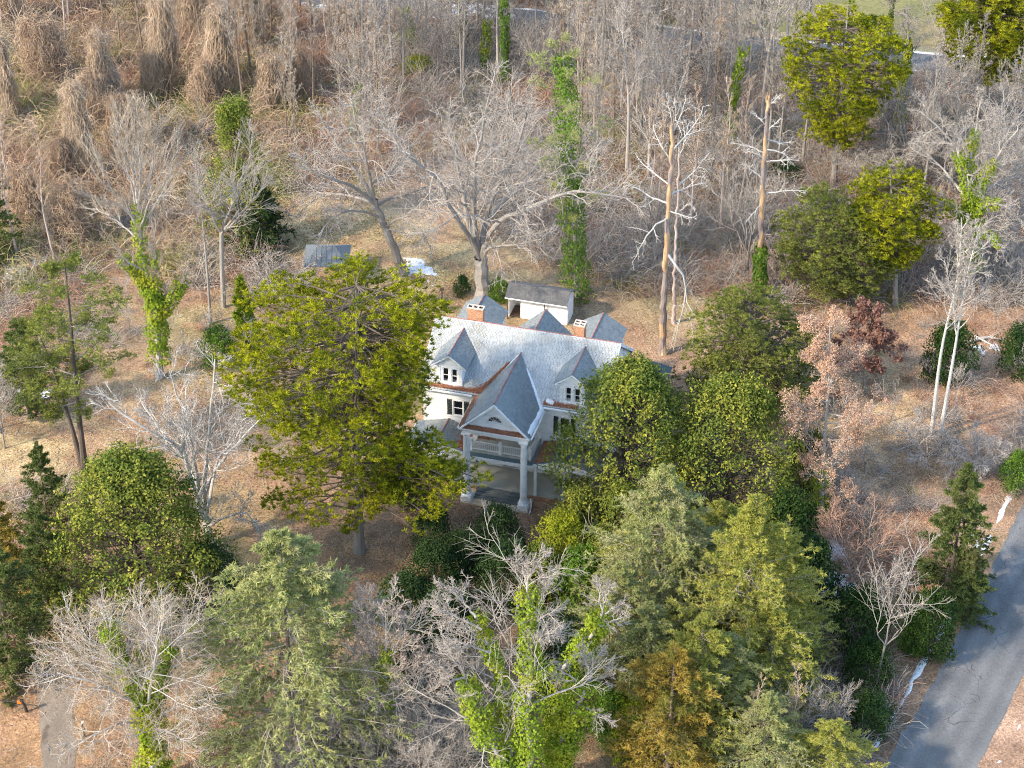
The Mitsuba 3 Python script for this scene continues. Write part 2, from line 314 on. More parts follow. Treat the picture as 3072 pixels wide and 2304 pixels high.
def broadleaf(H, R, r, seed, clumps=260, per=58, size=.24, crown0=.08, prof=None, clump=.75, inner=.25, squash=1.0):
    """dense evergreen broadleaf (magnolia, holly): leaf clumps over the crown's volume, gaps between them"""
    rng = np.random.default_rng(seed); wood, limb, leaf = Geo(), Geo(), Geo()
    P, Rr = stem([[0, 0, -.3], [rng.normal(0, .1), rng.normal(0, .1), H * .5], [0, 0, H * .95]], r, r * .1, 10)
    tubes(wood, P, flare(Rr), 8, rng)
    prof = prof or (lambda s: np.clip(np.sin(np.pi * (.16 + .80 * s)) ** .7, .15, 1))
    clumps = int(clumps * 1.25); per = int(per * .9); s = np.r_[rng.random(clumps - clumps // 7) ** .9, .85 + .15 * rng.random(clumps // 7)]; az = rng.random(clumps) * 6.283
    rr = R * prof(s) * np.where(rng.random(clumps) < inner, .35 + .4 * rng.random(clumps), .82 + .22 * rng.random(clumps))
    # lumps: the outline swells and dips with direction
    lump = .72 + .56 * meshkit.noise(np.stack([np.cos(az) * 1.9, np.sin(az) * 1.9, s * 5.0], 1) + 5, seed)
    C = np.stack([np.cos(az) * rr * lump, np.sin(az) * rr * lump * squash, H * (crown0 + (1 - crown0) * s)], 1)
    out_ = rng.random(clumps) < .12; C[out_] = C[out_] * np.array([1.16, 1.16, 1.03])
    base = P[0, np.clip((s * 8).astype(int), 0, 8)]
    m = (base + C) / 2 - [0, 0, .25]
    tubes(limb, np.stack([base, m, base + (C - base) * .86], 1), np.tile([.06, .035, .012], (clumps, 1)) * min(1, r / .2), 4, rng)
    cs = clump * (.5 + .95 * rng.random(clumps))
    d = unit(rng.normal(0, 1, (clumps, per, 3)) + np.array([0, 0, .35])); rad = (.55 + .5 * rng.random((clumps, per, 1)))
    pos = C[:, None] + d * rad * cs[:, None, None]
    out = unit(C - [0, 0, H * .45])
    nrm = d + .5 * out[:, None] + np.array([0, 0, .4])
    hue = np.clip(rng.normal(.40, .15, clumps)[:, None] + rng.normal(0, .23, (clumps, per)), 0, 1)
    cards(leaf, pos.reshape(-1, 3), nrm.reshape(-1, 3), size, rng, .55, hue.ravel(), .55)
    return wood, limb, leaf

def ivy(g, P, Rr, n, thick, size, seed, t0=0.0, t1=1.0):
    """leaves over the tubes P (n,k,3)"""
    rng = np.random.default_rng(seed); N, k, _ = P.shape
    L = np.linalg.norm(np.diff(P, axis=1), axis=2).sum(1); idx = rng.choice(N, n, p=L / L.sum())
    t = t0 + (t1 - t0) * rng.random(n); x = t * (k - 1); i = np.clip(x.astype(int), 0, k - 2); f = (x - i)[:, None]
    pos = P[idx, i] * (1 - f) + P[idx, i + 1] * f; tan = unit(P[idx, i + 1] - P[idx, i])
    d = rng.normal(0, 1, (n, 3)); d -= (d * tan).sum(1, keepdims=True) * tan; d = unit(d)
    lump = .45 + 1.1 * meshkit.noise(pos * .8 + 3, seed)
    rad = (Rr[idx, i] + thick * lump * np.sqrt(rng.random(n)))[:, None]
    on = meshkit.noise(pos * 1.1 + d * .5 + 11, seed) > .24 + .12 * t; pos, d, rad = pos[on], d[on], rad[on]; n = len(pos)
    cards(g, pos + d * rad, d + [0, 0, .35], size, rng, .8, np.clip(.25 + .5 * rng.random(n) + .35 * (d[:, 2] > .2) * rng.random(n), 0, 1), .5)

def vine_tower(H, R, seed, n=1100, bulge=1.0):
    """a dead tree buried in brown vines: strands pour over the top and hang in ragged curtains to the ground"""
    rng = np.random.default_rng(seed); g, core = Geo(), Geo()
    P, Rr = stem([[0, 0, -.3], [rng.normal(0, .2), 0, H * .5], [0, 0, H * .96]], .30, .08, 8); tubes(core, P, Rr, 7, rng)
    for i in range(9):                                   # limbs that hold the curtains out
        a = i * 2.4; z = H * (.35 + .6 * i / 9); e = R * (.9 - .5 * i / 9); q = resample([[0, 0, z], [math.cos(a) * e * .6, math.sin(a) * e * .6, z + .5], [math.cos(a) * e, math.sin(a) * e, z + .2]], 6); tubes(core, q[None], np.linspace(.10, .03, 6)[None], 5, rng)
    nc = 26; ca, cz, cr = rng.random(nc) * 6.283, H * (1 - .62 * rng.random(nc) ** 1.2), None
    cr = R * (.35 + .75 * (1 - cz / H)) * (.7 + .6 * rng.random(nc)) * bulge
    k = 8; w = rng.integers(0, nc, n); s = np.linspace(0, 1, k)
    a = ca[w] + rng.normal(0, .42, n); top = np.minimum(cz[w] + rng.normal(0, .5, n), H); L = top * (.25 + .72 * rng.random(n))
    r0 = cr[w] * (.75 + .3 * rng.random(n)); z = top[:, None] - L[:, None] * s[None] ** 1.1
    rr = r0[:, None] * (1 + .30 * s[None]) + np.cumsum(rng.normal(0, .05, (n, k)), 1); rr[:, 0] *= .45; rr[:, 1] *= .9
    aa = a[:, None] + np.cumsum(rng.normal(0, .20, (n, k)), 1)
    Q = np.stack([np.cos(aa) * rr, np.sin(aa) * rr, z], -1) + rng.normal(0, .16, (n, k, 3)); Q[:, 1, 2] += .22
    tubes(g, Q, np.tile(np.linspace(.030, .013, k), (n, 1)) * (.5 + 1.0 * rng.random((n, 1))), 3, rng)
    m = n; w = rng.integers(0, nc, m); b = np.stack([np.cos(ca[w]) * cr[w], np.sin(ca[w]) * cr[w], cz[w]], 1) * (1 + .1 * rng.normal(0, 1, (m, 1)))
    b[: m // 3] = np.stack([rng.normal(0, R * .3, m // 3), rng.normal(0, R * .3, m // 3), H * (.92 + .08 * rng.random(m // 3))], 1)
    d = unit(rng.normal(0, 1, (m, 3)) + [0, 0, .4] + b * [.25, .25, 0]); pts = [b]
    for _ in range(4): d = unit(d + [0, 0, -.42] + rng.normal(0, .22, (m, 3))); pts.append(pts[-1] + d * .34)
    tubes(g, np.stack(pts, 1), np.tile(np.linspace(.020, .009, 5), (m, 1)), 3, rng)
    return core, g

def brush(seed, R=1.5, H=1.5, n=150, k=6, r=.012, arch=.35):
    """arching canes of one thicket clump"""
    rng = np.random.default_rng(seed); g = Geo()
    a, q = rng.random(n) * 6.283, R * np.sqrt(rng.random(n)) * .8
    p = np.stack([np.cos(a) * q, np.sin(a) * q, np.zeros(n) - .1], 1); pts = [p]
    d = unit(np.stack([rng.normal(0, .7, n), rng.normal(0, .7, n), 1 + 0 * a], 1)); L = H * (.6 + 1.0 * rng.random(n)) * 1.3
    for _ in range(k - 1):
        d = unit(d + rng.normal(0, .22, (n, 3)) + [0, 0, -arch * .9]); pts.append(pts[-1] + d * (L / (k - 1))[:, None])
    tubes(g, np.stack(pts, 1), np.tile(np.linspace(r * 1.3, r * .6, k), (n, 1)), 3, rng)
    return g

def at3(x, y, rot=0.0, s=1.0, z=0.0): return T().translate([float(x), float(y), float(z)]).rotate([0, 0, 1], float(rot)).scale([float(v) for v in (s if isinstance(s, (list, tuple)) else (s, s, s))])

def plant(name, label, cat, x, y, parts, rot=0.0, s=1.0, group=None, plabel={}):
    """a thing of several parts: {part: (Geo, bsdf)}"""
    k = numbered(name); tag(k, label, cat, group)
    for p, (g, m) in parts.items(): put(f'{k}__{p}', g, m, smooth=False, to=at3(x, y, rot, s))
    return k

def proto(name, parts):
    scene[name] = {'type': 'shapegroup', **{p: shape(g, m) for p, (g, m) in parts.items()}}

def copy(name, label, cat, group, pid, x, y, rot, s):
    k = numbered(name); tag(k, label, cat, group)
    scene[k] = {'type': 'instance', 'to_world': at3(x, y, rot, s), 'g': {'type': 'ref', 'id': pid}}
    return k

# ------------------------------------------------------------------ ground, roads, snow
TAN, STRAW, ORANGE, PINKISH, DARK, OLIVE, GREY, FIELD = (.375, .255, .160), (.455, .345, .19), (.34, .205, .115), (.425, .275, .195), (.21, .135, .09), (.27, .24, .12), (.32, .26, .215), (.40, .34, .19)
ZONES = [  # x, y, radius x, radius y, colour: what lies on the ground there
    (*(-24.14, 194.65), 7, 9, STRAW), (*(-18.86, 190.14), 6, 5, STRAW), (*(-7.22, 176.13), 8, 8, STRAW), (*(-5.10, 184.43), 8, 7, STRAW), (*(-9.37, 161.85), 3, 4, OLIVE), (*(-8.24, 178.82), 4, 3, OLIVE),
    (*(-31.72, 180.44), 6, 6, ORANGE), (*(-38.41, 169.78), 8, 9, TAN), (*(-31.02, 171.54), 6, 6, OLIVE), (*(-32.87, 148.26), 9, 9, TAN), (*(-42.66, 148.18), 6, 7, STRAW), (*(-17.55, 136.45), 9, 8, ORANGE), (*(-22.56, 136.41), 6, 6, OLIVE),
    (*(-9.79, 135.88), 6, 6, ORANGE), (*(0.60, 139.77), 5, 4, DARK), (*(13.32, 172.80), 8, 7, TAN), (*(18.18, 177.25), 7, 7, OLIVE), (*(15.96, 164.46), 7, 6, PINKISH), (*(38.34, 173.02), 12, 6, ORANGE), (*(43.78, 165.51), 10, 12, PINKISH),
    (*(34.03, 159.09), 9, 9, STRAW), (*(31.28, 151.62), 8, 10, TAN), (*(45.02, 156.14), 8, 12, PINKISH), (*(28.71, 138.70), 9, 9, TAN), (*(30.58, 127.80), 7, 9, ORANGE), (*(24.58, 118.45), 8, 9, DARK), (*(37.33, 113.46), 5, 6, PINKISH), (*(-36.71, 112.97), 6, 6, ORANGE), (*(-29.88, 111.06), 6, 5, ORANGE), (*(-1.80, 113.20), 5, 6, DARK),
    (*(-50.94, 200.17), 20, 30, ORANGE), (*(-34.98, 236.95), 20, 24, ORANGE), (*(-48.21, 248.30), 8, 8, STRAW), (*(-6.13, 230.49), 28, 28, GREY), (*(16.36, 230.74), 24, 26, GREY), (*(30.60, 206.47), 20, 20, GREY), (*(51.32, 206.68), 20, 24, GREY), (*(32.11, 247.75), 26, 13, FIELD), (*(49.74, 246.47), 26, 12, FIELD), (*(63.98, 243.73), 22, 12, FIELD),
]

def ground_colour(p, n, uv):
    a = mikit.fbm(p.x * .11, p.y * .11, 3.0, 3); b = mikit.fbm(p.x * .55, p.y * .55, 9.0, 3)
    col = mikit.mix((.33, .22, .13), (.27, .225, .13), mikit.smoothstep(.4, .65, a))
    wx, wy = p.x + 5 * (mikit.noise(p.x * .22, p.y * .22, 5) - .5), p.y + 5 * (mikit.noise(p.x * .22, p.y * .22, 8) - .5)
    tot, acc = mi.Float(.12), col * .12
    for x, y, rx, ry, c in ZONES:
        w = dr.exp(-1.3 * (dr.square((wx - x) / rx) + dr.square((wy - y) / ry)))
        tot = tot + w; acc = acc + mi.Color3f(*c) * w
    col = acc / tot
    col = col * (.55 + .9 * b)
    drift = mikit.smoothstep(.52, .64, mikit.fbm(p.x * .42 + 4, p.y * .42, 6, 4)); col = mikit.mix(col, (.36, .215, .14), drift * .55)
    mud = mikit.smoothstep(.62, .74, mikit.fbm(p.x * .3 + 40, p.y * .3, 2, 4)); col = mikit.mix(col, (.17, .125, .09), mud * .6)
    # fallen leaves: small pale and dark flecks over the turf and soil
    d1, d2, r1 = mikit.voronoi(p.x * 7.5, p.y * 7.5)
    col = dr.select((r1 > .72) & (d1 < .42), col * 1.3 + .02, col)
    col = dr.select((r1 < .16) & (d1 < .45), col * .65, col)
    g = mikit.noise(p.x * 9, p.y * 9, 2)
    return dr.clip(col * (.72 + .56 * g), 0, .8)
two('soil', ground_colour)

def asphalt(p, n, uv):
    t = mikit.fbm(p.x * .3, p.y * .3, 1, 3); f = mikit.noise(p.x * 12, p.y * 12)
    c = mikit.mix((.155, .157, .16), (.215, .217, .22), t)
    u = (p.x - 30.6) * .877 - (p.y - 110.5) * .48                        # across the road: two worn wheel tracks each way
    c = c * (1 + .10 * dr.cos(u * 4.2 + mikit.noise(p.x * .2, p.y * .2) * 1.2))
    d1, d2, r1 = mikit.voronoi(p.x * .38 + .5 * mikit.noise(p.x * 1.3, p.y * 1.3, 4), p.y * .38 + .5 * mikit.noise(p.x * 1.3, p.y * 1.3, 9))
    c = dr.select((d2 - d1 < .018) & (mikit.noise(p.x * .15, p.y * .15, 3) > .45), c * .6, c)
    c = mikit.mix(c, (.14, .145, .15), mikit.smoothstep(.68, .70, mikit.noise(p.x * .25, p.y * .14, 21)) * .5)
    return c * (.85 + .3 * f)
two('asphalt', asphalt)
def concrete(p, n, uv):
    t = mikit.fbm(p.x * .8, p.y * .35, 1, 4); f = mikit.noise(p.x * 10, p.y * 10)
    c = mikit.mix((.19, .155, .125), (.32, .265, .215), t)
    return mikit.mix(c, (.11, .085, .065), mikit.smoothstep(.62, .75, mikit.fbm(p.x * 1.1 + 3, p.y * .5, 7, 3)) * .7) * (.85 + .3 * f)
two('driveway_concrete', concrete)
two('snow', lambda p, n, uv: mikit.mix((.72, .74, .78), (.88, .89, .91), mikit.noise(p.x * 3, p.y * 3)))
two('grass_field', lambda p, n, uv: mikit.mix(mikit.mix((.27, .225, .12), (.36, .285, .155), mikit.fbm(p.x * .15, p.y * .25, 2, 3)), (.25, .235, .11), mikit.smoothstep(.5, .8, mikit.noise(p.x * .09, p.y * .14, 4))) * (.8 + .4 * mikit.noise(p.x * 4, p.y * 4)))

def gz(x, y):
    """height of the ground: nearly level, a little uneven"""
    p = np.stack([np.asarray(x) * .12, np.asarray(y) * .12, np.zeros(np.shape(x))], -1)
    return .30 * (meshkit.fbm(p, 3, 4) - .5)

def sheet(poly, z, step, name, mat, kind='structure', label=None, cat=None, ragged=0.0):
    """a sheet lying on the ground within the polygon, following it z above"""
    P = Polygon(poly) if not hasattr(poly, 'bounds') else poly
    if ragged:
        q = np.array([P.exterior.interpolate(s).coords[0] for s in np.arange(0, P.length, .45)]); h = meshkit.fbm(np.column_stack([q * .9, q[:, :1] * 0]), 4, 3) - .5; cx_ = q - np.array(P.centroid.coords[0]); e_ = unit(np.roll(q, -1, 0) - np.roll(q, 1, 0)); P = Polygon(q + np.column_stack([-e_[:, 1], e_[:, 0]]) * (h * ragged)[:, None]).buffer(0)
        P = max(getattr(P, 'geoms', [P]), key=lambda g_: g_.area)
    x0, y0, x1, y1 = P.bounds
    X, Y = np.meshgrid(np.arange(x0, x1 + step, step), np.arange(y0, y1 + step, step))
    inside = shapely.contains_xy(P.buffer(step * .2), X, Y)
    pts = np.column_stack([X[inside], Y[inside]]); B = np.array([P.exterior.interpolate(s).coords[0] for s in np.arange(0, P.length, step)])
    pts = np.vstack([pts, B]); from scipy.spatial import Delaunay
    tri = Delaunay(pts).simplices; c = pts[tri].mean(1); tri = tri[shapely.contains_xy(P, c[:, 0], c[:, 1])]
    a, b, d = (pts[tri[:, i]] for i in range(3)); s = (b - a)[:, 0] * (d - a)[:, 1] - (b - a)[:, 1] * (d - a)[:, 0]; tri[s < 0] = tri[s < 0][:, ::-1]
    V = np.column_stack([pts, gz(pts[:, 0], pts[:, 1]) + z])
    g = Geo().add(V, tri); scene[name] = shape(g, mat, True); tag(name, label, cat, None, kind)

xs = np.r_[np.linspace(-900, -95, 24), np.arange(-90, 91, 1.5), np.linspace(95, 900, 24)]
ys = np.r_[np.linspace(-300, 88, 14), np.arange(92, 280, 1.5), np.linspace(285, 1500, 30)]
X, Y = np.meshgrid(xs, ys); V = np.stack([X.ravel(), Y.ravel(), gz(X.ravel(), Y.ravel())], 1)
i, j = np.meshgrid(np.arange(len(ys) - 1), np.arange(len(xs) - 1), indexing='ij'); w = len(xs)
q = np.stack([i * w + j, i * w + j + 1, (i + 1) * w + j + 1, (i + 1) * w + j], -1).reshape(-1, 4)
scene['ground'] = shape(Geo().add(V, q), 'soil', True); tag('ground', kind='structure')

road_c = np.array([[14.5, 85.0], [22.6, 97.0], [30.6, 110.5], [36.9, 122.0], [44.0, 136.0], [52.5, 154.0], [62, 176.0], [72, 205.0]])
def ribbon(c, w0, w1):
    c = resample(np.column_stack([c, c[:, :1] * 0]), 60)[:, :2]; t = unit(np.gradient(c, axis=0)); nn = np.column_stack([-t[:, 1], t[:, 0]])
    return np.vstack([c + nn * w0, (c + nn * w1)[::-1]])
sheet(ribbon(road_c, 2.95, -2.95), .03, 1.0, 'road', 'asphalt', ragged=.5)
sheet([(-33.9 - .0, 100), (-31.6 + .0, 100), (-31.6, 110.1), (-33.4, 119.1), (-37.5, 127), (-39, 126.6), (-36.2, 119.2), (-34.0, 110.1)][:], .025, .8, 'driveway', 'driveway_concrete', ragged=.7)
far_c = np.array([[-75, 262.0], [-30, 253.0], [0, 246.5], [27.4, 238.4], [51, 233.2], [90, 226.0], [140, 219]])
sheet(ribbon(far_c, 2.4, -2.4), .03, 2.0, 'far_road', 'asphalt')
sheet([(-10, 254), (27, 243.5), (51, 238.3), (90, 231), (140, 226), (170, 330), (-40, 340)], .02, 4.0, 'field', 'grass_field')

def snow_patch(name, poly, seed, thr=.45, freq=.7, label=None, h=.05):
    """old snow lying in the hollows: ragged, with leaves and ground showing through"""
    P = Polygon(poly).buffer(.2); x0, y0, x1, y1 = P.bounds; st = .13
    X, Y = np.meshgrid(np.arange(x0, x1, st), np.arange(y0, y1, st))
    d = np.array(shapely.distance(P.exterior, shapely.points(X.ravel(), Y.ravel()))).reshape(X.shape) * np.where(shapely.contains_xy(P, X, Y), 1, -1)
    f = meshkit.fbm(np.stack([X * freq, Y * freq, X * 0 + seed], -1), 4, seed) - thr + np.clip(d * .22 - .08, -.5, .08)
    f += .22 * (meshkit.noise(np.stack([X * 3.3, Y * 3.3, X * 0], -1), seed) - .5)
    Z = gz(X, Y) + .012 + np.clip(f, 0, .2) * h * 6
    ok = f > 0; i, j = np.nonzero(ok[:-1, :-1] & ok[1:, :-1] & ok[:-1, 1:] & ok[1:, 1:]); w = X.shape[1]
    if not len(i): return
    q = np.stack([i * w + j, i * w + j + 1, (i + 1) * w + j + 1, (i + 1) * w + j], 1)
    m = trimesh.Trimesh(np.stack([X.ravel(), Y.ravel(), Z.ravel()], 1), np.vstack([q[:, [0, 1, 2]], q[:, [0, 2, 3]]]), process=False); m.remove_unreferenced_vertices()
    k = numbered(name); scene[k] = shape(Geo().tm(m), 'snow', True); tag(k, label, 'snow', None, 'stuff')


def verge(label, c, off, w, seed, gap=.35, cut=(0, 1)):
    """a ploughed strip of old snow beside a road, its width uneven, broken here and there"""
    n = 420; c = resample(np.column_stack([c, c[:, :1] * 0]), n)[:, :2]; t = unit(np.gradient(c, axis=0)); nn = np.column_stack([-t[:, 1], t[:, 0]])
    s = np.r_[0, np.cumsum(np.linalg.norm(np.diff(c, axis=0), axis=1))]; f = meshkit.fbm(np.stack([s * .45, s * 0, s * 0 + seed], 1), 4, seed); wd = w * np.clip((f - gap) * 4.2, 0, 1.25); ce = off + .35 * w * (meshkit.fbm(np.stack([s * .8, s * 0 + 9, s * 0], 1), 3, seed) - .5) * 2
    rows = [c + nn * (ce + wd * q)[:, None] for q in (-.5, -.25, 0, .25, .5)]; V = []
    for q, r in zip((0, .8, 1, .8, 0), rows): V.append(np.column_stack([r, gz(r[:, 0], r[:, 1]) + .01 + .09 * q * np.clip(wd / w, 0, 1)]))
    V = np.stack(V, 1); i, j = np.meshgrid(np.arange(n - 1), np.arange(4), indexing='ij'); i, j = i.ravel(), j.ravel(); ok = (wd[i] > .04) & (wd[i + 1] > .04); i, j = i[ok], j[ok]
    m = trimesh.Trimesh(V.reshape(-1, 3), np.vstack([np.stack([i * 5 + j, (i + 1) * 5 + j, (i + 1) * 5 + j + 1], 1), np.stack([i * 5 + j, (i + 1) * 5 + j + 1, i * 5 + j + 1], 1)]), process=False); m.remove_unreferenced_vertices()
    k = numbered('snow_patch'); scene[k] = shape(Geo().tm(m), 'snow', True); tag(k, label, 'snow', None, 'stuff')

# ------------------------------------------------------------------ the house (its own axes: x along the ridge, y to the back)
HX, HY, YAW = 1.26, 151.71, -15.715
HOUSE = T().translate([HX, HY, 0]).rotate([0, 0, 1], YAW)
def hw(x, y, z=0):
    c, s = math.cos(math.radians(YAW)), math.sin(math.radians(YAW)); return np.array([HX + x * c - y * s, HY + x * s + y * c, z])
def solid(name, rgb, rough=.5, spec=.4, var=.12, fr=3.0):
    fn = lambda p, n, uv: mi.Color3f(*rgb) * (1 - var + 2 * var * mikit.fbm(p.x * fr, p.y * fr, p.z * fr, 3)) * (.88 + .24 * uv.x)
    scene[name] = {'type': 'twosided', 'b': {'type': 'principled', 'base_color': mikit.proc(fn), 'roughness': rough, 'specular': spec}}
def dirty_white(p, n, uv):
    t = mikit.smoothstep(.5, .8, mikit.fbm(p.x * .9, p.y * .9, p.z * 2.2, 4))
    return mikit.mix((.79, .80, .81), (.60, .60, .585), t * .7) * (.92 + .16 * uv.x)
scene['white_paint'] = {'type': 'twosided', 'b': {'type': 'principled', 'base_color': mikit.proc(dirty_white), 'roughness': .5, 'specular': .4}}
def slate(p, n, uv):
    t = mikit.fbm(p.x * .6, p.y * .6, p.z * .6, 3)
    c = mikit.mix((.345, .365, .365), (.51, .525, .52), uv.x * .7 + t * .3)
    c = c * (1 - .16 * mikit.smoothstep(.5, .75, mikit.noise(p.x * 1.6, p.y * .5, p.z * .25)))
    c = dr.select(uv.x > .86, c * .74, c)
    return mikit.mix(c, (.34, .33, .27), mikit.smoothstep(.60, .78, mikit.noise(p.x * 1.3, p.y * 1.3, p.z * 1.3)) * .35) * (.9 + .2 * mikit.noise(p.x * 14, p.y * 14, p.z * 14))
scene['slate'] = {'type': 'twosided', 'b': {'type': 'principled', 'base_color': mikit.proc(slate), 'roughness': .42, 'specular': .6}}
solid('underlay', (.09, .09, .09)); solid('ridge_red', (.30, .135, .12), .6, .4, .3); solid('shutter_green', (.045, .055, .055), .5)
solid('stone_step', (.12, .14, .145), .45, .5, .3); solid('stone_base', (.50, .42, .31), .8); solid('porch_floor', (.40, .40, .36), .6, .4, .28, 1.2)
solid('soffit', (.5, .5, .49)); solid('dark_metal', (.035, .033, .03), .5); solid('orange_plastic', (.85, .16, .02), .4); solid('zinc', (.62, .64, .66), .4)
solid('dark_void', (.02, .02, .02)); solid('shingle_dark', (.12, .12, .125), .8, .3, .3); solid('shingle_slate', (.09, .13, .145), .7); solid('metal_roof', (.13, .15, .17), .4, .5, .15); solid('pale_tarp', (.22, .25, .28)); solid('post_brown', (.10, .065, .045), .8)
def brick(p, n, uv):
    v = p.z / .075; row = dr.floor(v); u = (p.x * .963 - p.y * .27) / .21 + .5 * (row - 2 * dr.floor(row / 2)); q = (p.x * .27 + p.y * .963) / .21
    mortar = (v - row < .16) | (dr.minimum(u - dr.floor(u), 1.0) < .07)
    c = mikit.mix((.36, .13, .065), (.55, .27, .14), mikit.cell_rand(u, row, dr.floor(q)))
    return dr.select(mortar, mi.Color3f(.5, .44, .37), c) * (.7 + .6 * mikit.fbm(p.x * 2.3, p.y * 2.3, p.z * 2.3, 3))
def slate_d(p, n, uv):
    t = mikit.fbm(p.x * .6, p.y * .6, p.z * .6, 3)
    return mikit.mix((.13, .152, .16), (.25, .275, .28), uv.x * .6 + t * .4) * (.9 + .2 * mikit.noise(p.x * 14, p.y * 14, p.z * 14))
scene['slate_dark'] = {'type': 'twosided', 'b': {'type': 'principled', 'base_color': mikit.proc(slate_d), 'roughness': .45, 'specular': .5}}
two('brick', brick); solid('chimney_cap', (.60, .52, .45), .8)
scene['window_glass'] = {'type': 'thindielectric', 'int_ior': 1.5}

def hp(key, g, m, smooth=False):
    scene['house__' + key] = shape(g, m, smooth, HOUSE)
def G(*boxes, bev=0.0):
    g = Geo()
    for b in boxes: g.add(*bx(*b, bev=bev))
    return g
hrng = np.random.default_rng(5)

def slates(o, e, s, poly, width=.30, expo=.20, thick=.022, single=None):
    """overlapping slates on the plane o + a*e + b*s inside poly (a, b); each its own tilted piece"""
    o, e, s = (np.array(v, float) for v in (o, e, s)); n = np.cross(e, s); n /= np.linalg.norm(n); n *= np.sign(n[2])
    P = Polygon(poly); a0, b0, a1, b1 = P.bounds; g = Geo(); row = 0; b = b0 - .02
    while b < b1:
        a = a0 - width * (.5 if row % 2 else 0) - hrng.random() * .04
        while a < a1:
            w = width * (.92 + .12 * hrng.random()); q = sbox(a + .012, b, a + w - .012, min(b + expo * 1.25, b1 + .02))
            if P.intersects(q):
                c = P.buffer(.015).intersection(q)
                for c in getattr(c, 'geoms', [c]):
                    if c.geom_type != 'Polygon' or c.area < .004: continue
                    r = np.array(c.exterior.coords[:-1]); k = len(r); col = np.clip(hrng.normal(.5, .26), 0, 1); j = hrng.random() * .006
                    h = .008 + thick * (1 - np.clip((r[:, 1] - b) / (expo * 1.25), 0, 1)) + j
                    top = o + r[:, :1] * e + r[:, 1:] * s + h[:, None] * n; bot = top - n * .012
                    V = np.vstack([top, bot]); F = [[0, i, i + 1] for i in range(1, k - 1)] + [x for i in range(k) for x in ([i, k + i, k + (i + 1) % k], [i, k + (i + 1) % k, (i + 1) % k])]
                    if single and single[1] > 0 and c.area > .8 * q.area: hp(numbered(single[0]), Geo().add(V, F, col), 'slate'); single[1] -= 1
                    else: g.add(V, F, col)
            a += w
        b += expo; row += 1
    return g

def slab(pts, n, t):
    """a plate of thickness t below the polygon pts"""
    p = np.array(pts, float); k = len(p); d = np.array(n, float) / np.linalg.norm(n) * t
    F = [[0, i, i + 1] for i in range(1, k - 1)] + [[k, k + i + 1, k + i] for i in range(1, k - 1)] + [x for i in range(k) for x in ([i, k + i, k + (i + 1) % k], [i, k + (i + 1) % k, (i + 1) % k])]
    return np.vstack([p, p - d]), F

def bar(a, b, r, k=8): 
    g = Geo(); tubes(g, np.array([[a, b]], float), np.full((1, 2), r), k, hrng, .5); return g

def roof_plane(key, o, e, s, poly, slate_key=None, width=.30, expo=.20):
    o, e, s = (np.array(v, float) for v in (o, e, s)); n = np.cross(e, s); n *= np.sign(n[2])
    pts = [o + a * e + b * s for a, b in poly]
    V, F = slab(pts, n, .10); hp(key, Geo().add(V, F), 'underlay')
    k = slate_key or key + '__slates'
    hp(k, slates(o, e, s, poly, width, expo, single=[key + '__slate', 300] if key == 'roof' else None), 'slate'); tag('house__' + k, kind='stuff')

def wall(key, o, e, poly, holes=(), thick=.18, m='white_paint', inward=(0, 1, 0), lap=.14):
    """clapboard wall on the vertical plane o + a*e + z: a backing plate and lapped boards, window openings cut through"""
    o, e, inn = (np.array(v, float) for v in (o, e, inward)); P = Polygon(poly)
    for h in holes: P = P.difference(sbox(*h))
    parts = getattr(P, 'geoms', [P]); g = Geo()
    def ring3(c, off): r = np.array(c); return o + r[:, :1] * e + r[:, 1:] * np.array([0, 0, 1]) + off * inn
    for p in parts:
        m3 = trimesh.creation.extrude_polygon(p, thick, engine='earcut'); v = m3.vertices
        g.add(o + v[:, :1] * e + v[:, 1:2] * np.array([0, 0, 1]) + (v[:, 2:] + .012) * inn, m3.faces, .5)
    z0, z1 = P.bounds[1], P.bounds[3]; z = z0
    while z < z1:
        q = P.intersection(sbox(-50, z, 50, z + lap + .012))
        for c in getattr(q, 'geoms', [q]):
            if c.geom_type != 'Polygon' or c.area < .003: continue
            m3 = trimesh.creation.extrude_polygon(c, 1.0, engine='earcut'); v = np.array(m3.vertices)
            off = np.where(v[:, 2] > .5, .011, -.016 * (1 - (v[:, 1] - z) / (lap + .012)))
            g.add(o + v[:, :1] * e + v[:, 1:2] * np.array([0, 0, 1]) + off[:, None] * inn, m3.faces, .35 + .3 * hrng.random())
        z += lap
    hp(key, g, m)

